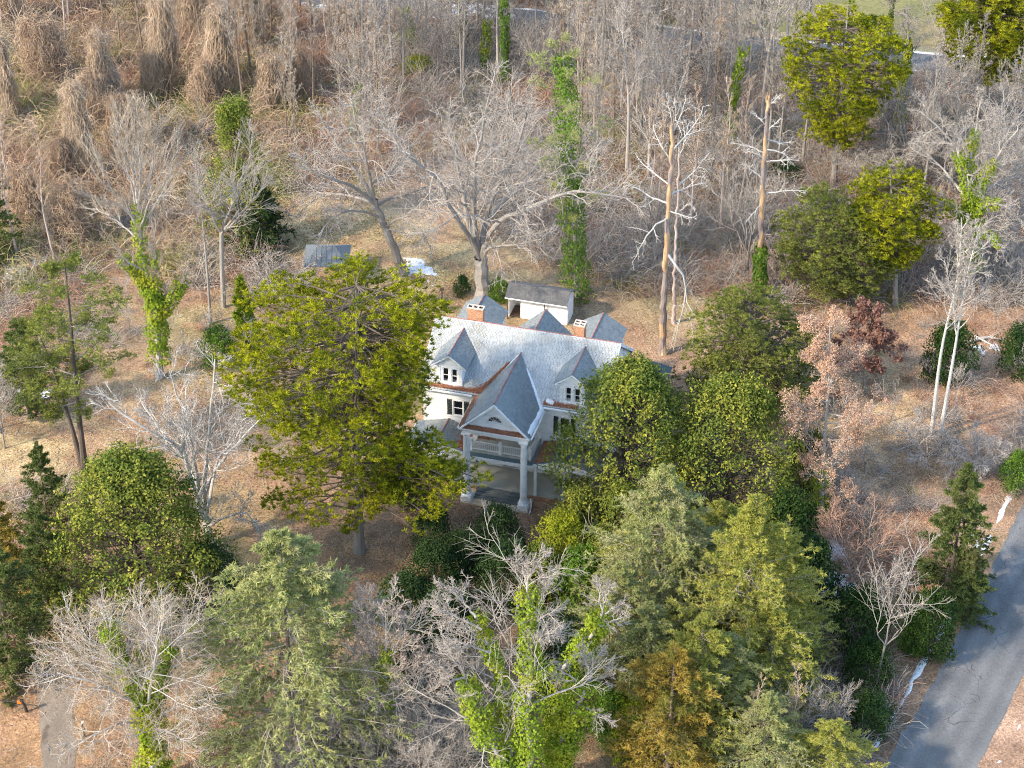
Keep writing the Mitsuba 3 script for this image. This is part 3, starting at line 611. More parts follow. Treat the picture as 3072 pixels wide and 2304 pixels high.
def window(key, o, e, inn, w, h, rows=2, cols=1, shutters=0.0):
    """sash window in an opening: frame, meeting rail, panes, sill; optional louvred shutters. o: lower left corner"""
    o, e, inn = (np.array(v, float) for v in (o, e, inn)); up = np.array([0, 0, 1.0]); g = Geo()
    def B(a0, a1, z0, z1, d0, d1): 
        v, f = bx(a0, a1, d0, d1, z0, z1); return o + v[:, :1] * e + v[:, 1:2] * inn + v[:, 2:] * up, f
    fw = .07
    for b in ((-.10, 0, -.04, h + .12, -.03, .06), (w, w + .10, -.04, h + .12, -.03, .06), (0, w, h, h + .12, -.035, .06), (-.14, w + .14, -.10, -.04, -.07, .10),
              (0, fw, 0, h, .03, .08), (w - fw, w, 0, h, .03, .08), (fw, w - fw, 0, fw, .03, .08), (fw, w - fw, h - fw, h, .03, .08), (fw, w - fw, h / 2 - .03, h / 2 + .03, .025, .075)): g.add(*B(*b))
    for i in range(1, cols): g.add(*B(w * i / cols - .03, w * i / cols + .03, fw, h - fw, .028, .078))
    hp(key + '__frame', g, 'white_paint')
    for i in range(rows):
        v = np.array([[fw, .055, h * i / rows + .03], [w - fw, .055, h * i / rows + .03], [w - fw, .055, h * (i + 1) / rows - .03], [fw, .055, h * (i + 1) / rows - .03]])
        hp(key + ('__pane' if i == 0 else f'__pane_{i:03d}'), Geo().add(o + v[:, :1] * e + v[:, 1:2] * inn + v[:, 2:] * up, [[0, 1, 2, 3]]), 'window_glass')
    if shutters:
        for n, a in enumerate((-.12 - shutters, w + .12)):
            s = Geo()
            for b in ((a, a + .05, 0, h + .08, -.055, -.02), (a + shutters - .05, a + shutters, 0, h + .08, -.055, -.02), (a + .05, a + shutters - .05, 0, .07, -.05, -.02), (a + .05, a + shutters - .05, h + .01, h + .08, -.05, -.02), (a + .05, a + shutters - .05, h / 2, h / 2 + .07, -.05, -.02)): s.add(*B(*b))
            z = .09
            while z < h - .02: s.add(*B(a + .05, a + shutters - .05, z, z + .035, -.045, -.022)); z += .055
            hp(key + ('__shutter' if n == 0 else '__shutter_001'), s, 'shutter_green')

ZR, ZE, YE = 11.95, 8.02, 5.46
SL = (ZR - ZE) / YE; U = np.array([0, 1, SL]) / math.hypot(1, SL); LEN = math.hypot(YE, ZR - ZE)
X0, X1 = -8.17, 8.33; WX0, WX1, WY = -7.87, 8.03, 4.9
rb = lambda y: (YE + y) / U[1]                                  # distance up the front slope at a given y
# main roof
roof_plane('roof', (X0, -YE, ZE), (1, 0, 0), U, [(0, 0), (X1 - X0, 0), (X1 - X0, LEN), (0, LEN)])
roof_plane('back_roof', (X0, YE, ZE), (1, 0, 0), U * [1, -1, 1], [(0, 0), (X1 - X0, 0), (X1 - X0, LEN), (0, LEN)])
def ridge(key, a, b, r=.075):
    g = Geo(); a, b = np.array(a, float), np.array(b, float); n = max(1, int(np.linalg.norm(b - a) / .45))
    for i in range(n):
        p, q = a + (b - a) * i / n, a + (b - a) * (i + .97) / n; tubes(g, np.array([[p, q]]), np.array([[r, r * .9]]), 7, hrng)
    hp(key, g, 'ridge_red')
ridge('roof__ridge_cap', (X0, 0, ZR + .03), (X1, 0, ZR + .02), .05)
for sx in (X0, X1):
    for sy in (-1, 1):
        V, F = slab([(sx - .05, sy * (YE + .02), ZE + .01), (sx + .05, sy * (YE + .02), ZE + .01), (sx + .05, 0, ZR + .01), (sx - .05, 0, ZR + .01)], (0, sy, 1.2), .26); hp(numbered('roof__barge_board'), Geo().add(V, F), 'white_paint')
hp('roof__gutter', G((X0, -3.3, -YE - .14, -YE + .02, ZE - .22, ZE - .05, ), bev=.03), 'white_paint'); hp('roof__gutter_001', G((3.05, X1, -YE - .14, -YE + .02, ZE - .22, ZE - .05), bev=.03), 'white_paint')
hp('roof__eave', G((X0 + .05, X1 - .05, -YE + .03, -WY, ZE - .34, ZE - .16)), 'soffit'); hp('roof__eave_001', G((X0 + .05, X1 - .05, WY, YE - .02, ZE - .34, ZE - .16)), 'soffit')
# walls
win_l = (-5.21, 5.19, -4.33, 6.72); win_r = (4.33, 5.0, 5.21, 6.72); low = [(-6.6, 1.5, -5.6, 3.3), (-4.6, 1.5, -3.6, 3.3), (-.7, .56, .7, 2.9), (4.2, 1.5, 5.2, 3.3), (6.2, 1.5, 7.2, 3.3)]
bal = [(-1.9, 5.0, -.95, 6.6), (-.5, 4.32, .5, 6.5), (.95, 5.0, 1.9, 6.6)]
wall('wall', (0, -WY, 0), (1, 0, 0), [(WX0, 0), (WX1, 0), (WX1, ZE - .1), (WX0, ZE - .1)], [win_l, win_r] + low + bal)
wall('wall_001', (0, WY, 0), (1, 0, 0), [(WX0, 0), (WX1, 0), (WX1, ZE - .1), (WX0, ZE - .1)], [(-3.4, 5.2, -2.5, 6.7), (2.6, 5.2, 3.5, 6.7)], inward=(0, -1, 0))
gab = [(-WY, 0), (WY, 0), (WY, ZE - .1), (WY, ZE + .28), (0, ZR - .16), (-WY, ZE + .28)]
wall('wall_002', (WX0, 0, 0), (0, 1, 0), gab, [(-3.2, 5.2, -2.3, 6.7), (1.8, 5.2, 2.7, 6.7), (-.45, 8.6, .45, 9.9)], inward=(1, 0, 0))
wall('wall_003', (WX1, 0, 0), (0, 1, 0), gab, [(-3.2, 5.2, -2.3, 6.7), (1.8, 5.2, 2.7, 6.7), (-.45, 8.6, .45, 9.9)], inward=(-1, 0, 0))
hp('corner_board', G((WX0 - .04, WX0 + .17, -WY - .04, -WY - .018, 3.6, ZE - .3)), 'white_paint'); hp('corner_board_001', G((WX1 - .17, WX1 + .04, -WY - .04, -WY - .018, 3.6, ZE - .3)), 'white_paint')
window('window', (win_l[0], -WY, win_l[1]), (1, 0, 0), (0, 1, 0), .88, 1.53, shutters=.42)
window('window_001', (win_r[0], -WY, win_r[1]), (1, 0, 0), (0, 1, 0), .88, 1.72, shutters=.42)
for i, h in enumerate(low + bal): window(f'window_{i + 2:03d}', (h[0], -WY, h[1]), (1, 0, 0), (0, 1, 0), h[2] - h[0], h[3] - h[1])
n = len(low + bal) + 2
for sx, inn in ((WX0, 1), (WX1, -1)):
    for a, z, w, h in ((-3.2, 5.2, .9, 1.5), (1.8, 5.2, .9, 1.5), (-.45, 8.6, .9, 1.3)):
        window(f'window_{n:03d}', (sx, a, z), (0, 1, 0), (inn, 0, 0), w, h); n += 1
for a in (-3.4, 2.6): window(f'window_{n:03d}', (a, WY, 5.2), (1, 0, 0), (0, -1, 0), .9, 1.5); n += 1
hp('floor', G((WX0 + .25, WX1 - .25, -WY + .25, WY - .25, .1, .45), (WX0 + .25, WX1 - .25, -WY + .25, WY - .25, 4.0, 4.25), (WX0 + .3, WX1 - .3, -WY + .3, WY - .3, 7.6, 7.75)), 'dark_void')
# dormers
def dormer(key, xc):
    ZD, ZDE, YF, hw2 = 11.47, 10.31, -5.25, 1.55
    yr, ye = (ZD - ZR) / SL, (ZDE - ZR) / SL
    k = math.hypot(hw2, ZD - ZDE)
    for sgn, nm in ((-1, 'roof'), (1, 'roof_001')):
        e = np.array([0, 1.0, 0]); s = np.array([-sgn * hw2, 0, ZD - ZDE]) / k
        o = (xc + sgn * hw2, YF, ZDE); poly = [(0, 0), (ye - YF, 0), (yr - YF, k), (0, k)]
        V, F = slab([np.array(o) + a * e + b * s for a, b in poly], (sgn, 0, 1.3), .06); hp(f'{key}__{nm}', Geo().add(V, F), 'underlay')
        hp(f'{key}__{"slates" if sgn < 0 else "slates_001"}', slates(o, e, s, poly, .26, .19), 'slate_dark'); tag(f'house__{key}__{"slates" if sgn < 0 else "slates_001"}', kind='stuff')
    ridge(f'{key}__ridge_cap', (xc, YF, ZD + .03), (xc, yr, ZD + .03), .065)
    a = 1.09; zb = ZR + SL * -4.93 - .05
    holes = [(-.62, zb + .18, -.10, zb + 1.62), (.16, zb + .18, .68, zb + 1.62)]
    wall(f'{key}__wall', (xc, -4.95, 0), (1, 0, 0), [(-a, zb), (a, zb), (a, ZDE - .03), (hw2 - .18, ZDE - .03), (0, ZD - .12), (-hw2 + .18, ZDE - .03), (-a, ZDE - .03)], holes, .08)
    for sgn, nm in ((-1, 'wall_001'), (1, 'wall_002')):
        x = xc + sgn * a
        wall(f'{key}__{nm}', (x - sgn * .005, 0, 0), (0, 1, 0), [(-4.94, zb), (ye, ZDE - .03), (-4.94, ZDE - .03)], (), .08, inward=(-sgn, 0, 0))
    for i, h in enumerate(holes):
        window(f'{key}__window' if i == 0 else f'{key}__window_001', (xc + h[0], -4.95, h[1]), (1, 0, 0), (0, 1, 0), h[2] - h[0], h[3] - h[1])
    for kk in [q for q in list(scene) if q.startswith(f'house__{key}__window')]:   # keep to three levels: window frame and panes are sub-parts of the dormer
        p = kk.split('__'); scene['__'.join(p[:3]) + '_' + p[3]] = scene.pop(kk)
    V, F = Geo(), None
    g = Geo()
    for sgn in (-1, 1):
        p = [(xc + sgn * hw2, YF - .02, ZDE - .02), (xc, YF - .02, ZD - .02), (xc, YF - .02, ZD - .20), (xc + sgn * hw2, YF - .02, ZDE - .16)]
        v, f = slab(p, (0, -1, 0), -.08 if False else .08); g.add(v, f)
        g.add(*bx(xc + sgn * 1.28 - .2, xc + sgn * 1.28 + .2, -5.22, -4.97, ZDE - .14, ZDE - .02))
        g.add(*bx(xc + sgn * .98 - .14, xc + sgn * .98 + .14, -5.01, -4.955, zb, ZDE - .02))
    g.add(*bx(xc - .06, xc + .12, -5.0, -4.955, zb + .1, ZDE - .45)); g.add(*bx(xc - 1.15, xc + 1.15, -5.06, -4.955, zb - .02, zb + .14)); g.add(*bx(xc - .9, xc + .9, -4.99, -4.955, zb + 1.72, zb + 1.86))
    hp(f'{key}__trim', g, 'white_paint')
    V = Geo().add(*bx(xc - a + .1, xc + a - .1, -4.6, -3.4, zb + .3, ZDE - .3)); hp(f'{key}__dark_backing', V, 'dark_void')  # near-black solid block paints the unlit inside behind the panes
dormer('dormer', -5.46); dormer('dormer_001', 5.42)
# portico: tall gabled roof on two columns
PZ, PE, PX, PF = 10.61, 7.67, 3.10, -10.06
pk = math.hypot(PX, PZ - PE); yr, yv = (PZ - ZR) / SL, -4.95
for sgn, nm in ((-1, 'roof'), (1, 'roof_001')):
    e = np.array([0, 1.0, 0]); s = np.array([-sgn * PX, 0, PZ - PE]) / pk; o = (sgn * PX, PF, PE)
    bm = (ZE - PE) / (PZ - PE) * pk
    poly = [(0, 0), (-5.0 - PF, 0), (-5.3 - PF, bm), (yr - PF, pk), (0, pk)]
    V, F = slab([np.array(o) + a * e + b * s for a, b in poly], (sgn, 0, 1.05), .10); hp(f'portico__{nm}', Geo().add(V, F), 'underlay')
    k = 'portico__slates' if sgn < 0 else 'portico__slates_001'
    hp(k, slates(o, e, s, poly), 'slate_dark'); tag('house__' + k, kind='stuff')
    hp('portico__gutter' if sgn < 0 else 'portico__gutter_001', G((sgn * 3.2 - .07, sgn * 3.2 + .07, PF + .02, -5.6, PE - .14, PE - .01), bev=.03), 'white_paint')
ridge('portico__ridge_cap', (0, PF, PZ + .03), (0, yr, PZ + .03), .085)
wall('portico__pediment', (0, -9.62, 0), (1, 0, 0), [(-2.75, 7.72), (2.75, 7.72), (0, 10.36)], [], .12)
g = Geo(); c = np.array([-.06, -9.66, 8.55]); th = np.linspace(0, np.pi, 17)
fan = np.array([c + [.56 * math.cos(t), 0, .50 * math.sin(t)] for t in th]); g.add(np.vstack([fan, [c]]), [[i, i + 1, 17] for i in range(16)]); hp('portico__fan_window', g, 'dark_void')
g = Geo()
for t in np.linspace(0, np.pi, 6): tubes(g, np.array([[c + [0, -.02, 0], c + [.54 * math.cos(t), -.02, .48 * math.sin(t)]]]), np.full((1, 2), .02), 4, hrng)
tubes(g, np.array([[c + [.62 * math.cos(t), -.02, .56 * math.sin(t)] for t in th]]), np.full((1, 17), .06), 5, hrng); g.add(*bx(-.75, .63, -9.72, -9.645, 8.42, 8.52))
ring = np.array([c + [.16 * math.cos(t), -.02, .15 * math.sin(t)] for t in th]); tubes(g, ring[None], np.full((1, 17), .022), 4, hrng)
hp('portico__fan_muntin', g, 'white_paint')
g = Geo()
for sgn in (-1, 1):
    v, f = slab([(sgn * 3.02, PF + .0, PE + .04), (0, PF + .0, PZ - .03), (0, PF + .0, PZ - .26), (sgn * 3.02, PF + .0, PE - .13)], (0, -1, 0), -.16); g.add(v, f)
hp('portico__barge_board', g, 'white_paint')
hp('portico__cornice', G((-3.16, 3.10, -10.13, -9.55, 7.52, 7.66), (-3.04, 2.98, -10.02, -9.58, 7.40, 7.52), (-2.86, 2.86, -9.95, -9.6, 7.12, 7.40), (-2.88, -2.5, -9.6, -4.98, 7.14, 7.5), (2.5, 2.88, -9.6, -4.98, 7.14, 7.5), bev=.015), 'white_paint')
V, F = slab([(-2.95, -10.08, 7.67), (2.9, -10.08, 7.67), (2.9, -9.6, 7.80), (-2.95, -9.6, 7.80)], (0, -.3, 1), .04); hp('portico__ledge_roof', Geo().add(V, F), 'ridge_red')
hp('portico__ceiling', G((-2.5, 2.5, -9.58, -4.98, 7.40, 7.48)), 'soffit')
def column(key, x):
    y = -9.76; prof = [(.0, .62), (.50, .62), (.50, .72), (.44, .80), (.36, .86), (.36, .92), (.40, .97), (.335, 1.04), (.31, 1.2), (.315, 2.6), (.30, 4.2), (.275, 6.0), (.262, 6.75), (.30, 6.80), (.265, 6.85), (.27, 6.93), (.36, 7.0), (.0, 7.0)]
    m = trimesh.creation.revolve(np.array(prof), sections=40); m.apply_translation([x, y, 0]); hp(key + '__shaft', Geo().tm(m), 'white_paint', 35)
    hp(key + '__plinth', G((x - .45, x + .45, y - .45, y + .45, .16, .62), bev=.02), 'white_paint'); hp(key + '__capital', G((x - .40, x + .40, y - .36, y + .36, 7.0, 7.12), bev=.02), 'white_paint')
column('column', -2.53); column('column_001', 2.50)
# balcony over the porch, balustrade
hp('balcony__floor', G((-2.75, 2.75, -8.35, -4.95, 4.12, 4.25)), 'porch_floor')
V, F = slab([(-2.95, -8.72, 3.98), (2.95, -8.72, 3.98), (2.95, -8.2, 4.2), (-2.95, -8.2, 4.2)], (0, -.4, 1), .06); hp('balcony__skirt_roof', Geo().add(V, F), 'shingle_slate')
hp('balcony__beam', G((-3.0, 3.0, -8.76, -8.45, 3.70, 3.97), (-3.0, 3.0, -8.68, -8.5, 3.55, 3.70), bev=.015), 'white_paint')
yq, zt, zb = -8.2, 5.20, 4.42
def rails(i, a, b):
    a, b = np.array(a, float), np.array(b, float); L = np.linalg.norm(b - a); d = (b - a) / L; s = np.array([-d[1], d[0], 0])
    for nm, z0, z1, w in (('top_rail', zt - .07, zt, .055), ('bottom_rail', zb - .05, zb + .03, .04)):
        v, f = bx(0, L, -w, w, z0, z1); hp(f'balcony__{nm}' + (f'_{i:03d}' if i else ''), Geo().add(a + v[:, :1] * d + v[:, 1:2] * s + v[:, 2:] * [0, 0, 1], f), 'white_paint')
    n = int(L / .165); v, f = bx(-.022, .022, -.022, .022, zb + .03, zt - .07)
    for k in range(n):
        nm = numbered('balcony__baluster'); hp(nm, Geo().add(a + d * (L * (k + .5) / n) + v[:, :1] * d + v[:, 1:2] * s + v[:, 2:] * [0, 0, 1], f), 'white_paint')
rails(0, (-2.50, yq, 0), (-.11, yq, 0)); rails(1, (.11, yq, 0), (2.50, yq, 0)); rails(2, (2.6, yq + .1, 0), (2.6, -5.0, 0)); rails(3, (-2.6, yq + .1, 0), (-2.6, -5.0, 0))
for i, x in enumerate((-2.6, 0, 2.6)): hp('balcony__post' + (f'_{i:03d}' if i else ''), G((x - .11, x + .11, yq - .11, yq + .11, 4.22, 5.42), (x - .14, x + .14, yq - .14, yq + .14, 5.42, 5.48), bev=.015), 'white_paint')
# lower porch: floor, steps, gabled roofs to either side of the balcony
hp('porch__floor', G((-8.3, 8.3, -8.15, -4.95, .40, .56)), 'porch_floor')
hp('porch__foundation', G((-8.2, 8.2, -8.05, -4.95, -.2, .40)), 'brick')
hp('porch__landing', G((-3.0, 3.0, -10.30, -8.16, -.2, .15), bev=.02), 'stone_base')
for i in range(3):
    y1 = -8.17; y0 = -8.62 - .40 * (2 - i) if i else -9.45
    y0 = (-9.55, -9.15, -8.75)[i]
    for j in range(4):
        hp(numbered('porch__step'), G((-2.02 + 1.02 * j, -2.02 + 1.02 * j + 1.008, y0, y1 - .002 * i, (.155, .265, .375)[i], (.26, .37, .48)[i]), bev=.012), 'stone_step')
for i, x in enumerate((-8.1, -5.6, -3.1, 3.1, 5.6, 8.1)): hp('porch__post' + (f'_{i:03d}' if i else ''), G((x - .12, x + .12, -8.25, -8.01, .56, 3.58), (x - .17, x + .17, -8.3, -7.96, 3.44, 3.58), (x - .16, x + .16, -8.29, -7.97, .56, .72), bev=.015), 'white_paint')
for i, sg in enumerate((-1, 1)):
    sfx = '' if i == 0 else '_001'; xr, zr2, xo, xi, ze2 = sg * 5.6, 4.72, sg * 8.45, sg * 2.98, 3.98
    for j, xe in enumerate((xo, xi)):
        dx = xr - xe; L = math.hypot(dx, zr2 - ze2); s = np.array([dx, 0, zr2 - ze2]) / L; o = (xe, -8.5, ze2); poly = [(0, 0), (3.55, 0), (3.55, L), (0, L)]
        V, F = slab([np.array(o) + a * np.array([0, 1, 0]) + b * s for a, b in poly], (-dx, 0, 9), .08); hp(numbered('porch__roof'), Geo().add(V, F), 'underlay')
        k = numbered('porch__slates'); hp(k, slates(o, (0, 1.0, 0), s, poly), 'slate_dark'); tag('house__' + k, kind='stuff')
    ridge('porch__ridge_cap' + sfx, (xr, -8.5, zr2 + .03), (xr, -4.95, zr2 + .03), .07)
    wall('porch__gable' + sfx, (0, -8.38, 0), (1, 0, 0), [(min(xo, xi) + .25, ze2 - .05), (max(xo, xi) - .25, ze2 - .05), (xr, zr2 - .14)], (), .08)
    a, b = sorted((xo, xi)); hp('porch__beam' + sfx, G((a, b, -8.62, -8.30, 3.72, 3.96), (a + .1, b - .1, -8.5, -8.2, 3.58, 3.72), (xo - .1, xo + .1, -8.3, -4.95, 3.6, 3.95), bev=.015), 'white_paint')
    g = Geo()
    for xe in (xo, xi):
        v, f = slab([(xe, -8.52, ze2 + .02), (xr, -8.52, zr2 + .02), (xr, -8.52, zr2 - .14), (xe, -8.52, ze2 - .12)], (0, -1, 0), -.1); g.add(v, f)
    hp('porch__barge_board' + sfx, g, 'white_paint')
hp('porch__ceiling', G((-8.3, 8.3, -8.3, -4.96, 3.60, 3.64)), 'soffit')
g = Geo(); P = resample([(3.02, -9.3, .95), (3.12, -9.55, .78), (3.16, -9.65, .5), (3.16, -10.05, .10), (3.16, -10.35, .05)], 14); tubes(g, P[None], np.full((1, 14), .055), 8, hrng)
hp('downspout', g, 'white_paint', 40)
# chimneys
def chimney(key, x0, x1, y0, y1, zt, nx, ny):
    hp(key + '__stack', G((x0 + .03, x1 - .03, y0 + .03, y1 - .03, ZR - 1.2, zt - .42)), 'brick'); hp(key + '__corbel', G((x0 - .02, x1 + .02, y0 - .02, y1 + .02, zt - .42, zt - .12), bev=.01), 'brick')
    P = sbox(x0 - .03, y0 - .03, x1 + .03, y1 + .03); w, d = (x1 - x0) / nx, (y1 - y0) / ny
    for i in range(nx):
        for j in range(ny): P = P.difference(sbox(x0 + w * i + .06, y0 + d * j + .06, x0 + w * (i + 1) - .06, y0 + d * (j + 1) - .06))
    m = trimesh.creation.extrude_polygon(P, .119, engine='earcut'); m.apply_translation([0, 0, zt - .119]); hp(key + '__cap', Geo().tm(m), 'chimney_cap')
    V = G((x0 + .05, x1 - .05, y0 + .05, y1 - .05, zt - .119 - .0, zt - .112)); hp(key + '__flue', V, 'dark_void')
    hp(key + '__flashing', G((x0 - .10, x1 + .10, y0 - .14, y0 + .02, ZR - .30, ZR + .02)), 'zinc')
chimney('chimney', -5.40, -3.97, .05, .60, 13.23, 3, 1); chimney('chimney_001', 4.14, 5.09, .06, .94, 13.07, 2, 2)
# three gabled wings at the back
def wing(key, xr, zr, yb, dl, dr_, pitch):
    y0 = (zr - ZR) / -SL * .0 + max(0.0, (ZR - zr) / SL) - .2
    hp(key + '__wall', G((xr - dl + .25, xr + dr_ - .25, WY - .5, yb - .3, 0, zr - max(dl, dr_) * pitch - .05)), 'white_paint')
    for sgn, d, nm in ((-1, dl, 'roof'), (1, dr_, 'roof_001')):
        zz = zr - d * pitch; L = math.hypot(d, zr - zz); s = np.array([-sgn * d, 0, zr - zz]) / L; o = (xr + sgn * d, y0, zz); poly = [(max(0, (ZR - zz) / SL - y0 - .2), 0), (yb - y0, 0), (yb - y0, L), (0, L)]
        V, F = slab([np.array(o) + a * np.array([0, 1, 0]) + b * s for a, b in poly], (sgn, 0, 1.2), .10); hp(f'{key}__{nm}', Geo().add(V, F), 'underlay')
        k = f'{key}__{"slates" if sgn < 0 else "slates_001"}'; hp(k, slates(o, (0, 1.0, 0), s, poly), 'slate_dark'); tag('house__' + k, kind='stuff')
    ridge(key + '__ridge_cap', (xr, y0, zr + .03), (xr, yb, zr + .03), .07)
    z = zr - dl * pitch; z2 = zr - dr_ * pitch
    v, f = slab([(xr - dl + .2, yb - .25, z), (xr + dr_ - .2, yb - .25, z2), (xr, yb - .25, zr - .12)], (0, 1, 0), .1); hp(key + '__gable', Geo().add(v, f), 'white_paint')
wing('rear_wing', -6.25, 9.6, 8.3, 1.75, 2.25, .62); wing('rear_wing_001', -.15, 9.8, 7.05, 2.6, 2.9, .92); wing('rear_wing_002', 4.98, 9.8, 7.9, 1.75, 2.2, .60)
# low side porch to the right at the back
V, F = slab([(8.03, 8.2, 3.5), (10.9, 8.4, 3.0), (10.85, 11.2, 3.0), (8.03, 11.2, 3.5)], (.2, 0, 1), .12); hp('side_porch__roof', Geo().add(V, F), 'shingle_slate')
for i, (x, y) in enumerate(((10.6, 8.6), (10.6, 11.0), (8.3, 11.0))): hp('side_porch__post' + (f'_{i:03d}' if i else ''), G((x - .08, x + .08, y - .08, y + .08, 0, 2.9)), 'white_paint')
hp('side_porch__wall', G((6.6, 8.0, 7.4, 11.1, 0, 3.3)), 'white_paint')
tag('house', 'white two-storey house with grey slate roof, two dormers and tall column portico', 'house')

# leaves and snow lying on the roofs
def roof_litter(name, label, n, sample, mat='leaf_gutter', size=.16):
    rng = np.random.default_rng(len(name) + n); P = np.array([sample(rng) for _ in range(n)]); g = Geo()
    P[:, 2] += .045 + .05 * rng.random(n); cards(g, P, np.tile([0, -.2, 1.0], (n, 1)), size, rng, .7, None, .45)
    k = numbered(name); scene[k] = shape(g, mat, False, HOUSE); tag(k, label, 'leaves', None, 'stuff')
rz = lambda y: ZR + SL * y
def eave_l(r): 
    x = -8.05 + 5.6 * r.random(); d = .12 + (.14 + .30 * max(0, (x + 4.0) / 1.6) ** 1.5) * abs(r.normal()) * .7; y = -YE + min(d, 1.6); return x, y, rz(y)
roof_litter('fallen_leaves', 'rusty leaves along the left front eave of the slate roof', 2600, eave_l)
def valley_l(r):
    t = r.random() ** 1.5; y = -5.3 + 2.6 * t; x = -(PZ - rz(y)) / (PZ - PE) * PX - .05; q = r.normal() * .11 * (1 - .6 * t); return x + q - .1, y, max(rz(y), PZ - (PZ - PE) / PX * abs(x + q - .1))
roof_litter('fallen_leaves', 'rusty leaves in the valley left of the portico roof', 1500, valley_l)
def pgut_l(r): 
    y = -9.95 + 4.6 * r.random(); d = abs(r.normal()) * .17; return -3.14 + d, y, PE + d * (PZ - PE) / PX
roof_litter('fallen_leaves', 'brown leaves along the left edge of the portico roof', 1500, pgut_l)
def ledge(r): 
    x = -2.6 + 5.2 * r.random(); y = -9.66 - .40 * r.random(); return x, y, 7.78 - (-9.6 - y) * .27
roof_litter('fallen_leaves', 'red leaves on the ledge below the fan window', 1300, ledge)
def porch_r(r):
    y = -8.3 + 3.2 * r.random(); x = 3.05 + abs(r.normal()) * .55; return x, y, 3.98 + (x - 2.98) / 2.62 * .74
roof_litter('fallen_leaves', 'red leaves on the porch roof right of the balcony', 2200, porch_r)
def porch_l(r):
    y = -8.2 + 3.1 * r.random(); x = -3.05 - abs(r.normal()) * .40; return x, y, 3.98 + (-2.98 - x) / 2.62 * .74
roof_litter('fallen_leaves', 'rusty leaves on the porch roof left of the portico', 1500, porch_l)
def balc(r):
    x = -2.5 + abs(r.normal()) * .7; y = -5.2 - r.random() * 1.2; return min(x, 1.0), y, 4.25
roof_litter('fallen_leaves', 'brown leaves piled in the balcony corner', 700, balc)
def eave_r(r): 
    x = 3.0 + 1.0 * r.random() ** 1.5 * 3; y = -YE + .08 + abs(r.normal()) * .16; return x, y, rz(y)
roof_litter('fallen_leaves', 'rusty leaves along the right front eave beside the portico', 700, eave_r)

def snow_strip(label, pts, w0, w1, h, nrm, seed):
    P = resample(pts, 40); rng = np.random.default_rng(seed); t = unit(np.gradient(P, axis=0)); n = unit(np.array(nrm, float)); s = np.cross(t, n); s = unit(s)
    w = np.linspace(w0, w1, 40) * (.75 + .5 * meshkit.noise(np.stack([np.arange(40) * .35, np.zeros(40), np.zeros(40)], 1), seed)); w[0] *= .3; w[-1] *= .5
    ring = []
    for a in np.linspace(0, np.pi, 7): ring.append(P + s * (np.cos(a) * w)[:, None] * .5 + n * (np.sin(a) * h + .02))
    V = np.stack(ring, 1); i, j = np.meshgrid(np.arange(39), np.arange(6), indexing='ij'); q = np.stack([i * 7 + j, (i + 1) * 7 + j, (i + 1) * 7 + j + 1, i * 7 + j + 1], -1).reshape(-1, 4)
    k = numbered('snow_strip'); scene[k] = shape(Geo().add(V.reshape(-1, 3), q), 'snow', True, HOUSE); tag(k, label, 'snow')
pv = lambda y: ((PZ - rz(y)) / (PZ - PE) * PX, y, rz(y))
nr = (PZ - PE, 0, PX)
snow_strip('white snow strip along the right edge of the portico roof', [np.array(pv(-4.6)), np.array(pv(-5.3)), (2.98, -5.9, PE + .14), (2.95, -7.6, PE + .16), (2.92, -9.75, PE + .18)], .50, .50, .12, nr, 3)
snow_strip('thin snow in the valley right of the portico roof', [pv(-2.95), pv(-3.6), pv(-4.7)], .16, .42, .08, (.5, -.5, 1), 4)
snow_strip('thin snow in the valley left of the portico ridge', [np.array(pv(-1.95)) * [-1, 1, 1], np.array(pv(-2.6)) * [-1, 1, 1], np.array(pv(-3.9)) * [-1, 1, 1]], .20, .12, .05, (-.5, -.5, 1), 5)
snow_strip('small snow lump on the slates at the eave right of the portico', [(3.15, -5.0, rz(-5.0)), (3.5, -5.1, rz(-5.1)), (3.85, -5.15, rz(-5.15))], .5, .4, .10, (0, -.6, 1), 6)

# ------------------------------------------------------------------ shed, low pavilion, posts
def hs(key, g, m, smooth=False): scene[key] = shape(g, m, smooth, HOUSE)
sx0, sx1, sy0, sy1, sd = -7.55, -1.45, 20.3, 22.6, -6.2
hs('shed__wall', G((sd, sx1, sy0, sy0 + .12, 0, 2.55), (sd, sd + .12, sy0 + .12, sy1 - .12, 0, 2.5), (sx0 + .1, sx1, sy1 - .12, sy1, 0, 2.45), (sx0 + .1, sx0 + .22, sy0 - .05, sy1 - .12, 0, 2.45)), 'white_paint')  # last box: left end wall, added up to the front to shade the bay
z = .08
while z < 2.5:
    v, f = bx(sd, sx1, sy0 - .022, sy0 - .001, z, z + .15); v[v[:, 2] > z + .1, 1] += .018; v[:, 1] = np.minimum(v[:, 1], sy0 - .001); hs(numbered('shed__plank'), Geo().add(v, f, hrng.random()), 'white_paint'); z += .165
yr2, zr2, ze2 = 20.9, 3.5, 2.58
for nm, ya, sgn in (('roof', sy0 - .75, 1), ('roof_001', sy1 + .3, -1)):
    V, F = slab([(sx0, ya, ze2), (sx1 + .12, ya, ze2), (sx1 + .12, yr2, zr2), (sx0, yr2, zr2)], (0, -sgn, 2.4), .10); hs('shed__' + nm, Geo().add(V, F), 'shingle_dark')
    g = Geo(); L = math.hypot(yr2 - ya, zr2 - ze2); s = np.array([0, yr2 - ya, zr2 - ze2]) / L
    hs('shed__shingles' + ('' if sgn > 0 else '_001'), slates((sx0, ya, ze2 + .0), (1.0, 0, 0), s, [(0, 0), (sx1 + .12 - sx0, 0), (sx1 + .12 - sx0, L), (0, L)], .32, .16, .008), 'shingle_dark'); tag('shed__shingles' + ('' if sgn > 0 else '_001'), kind='stuff')
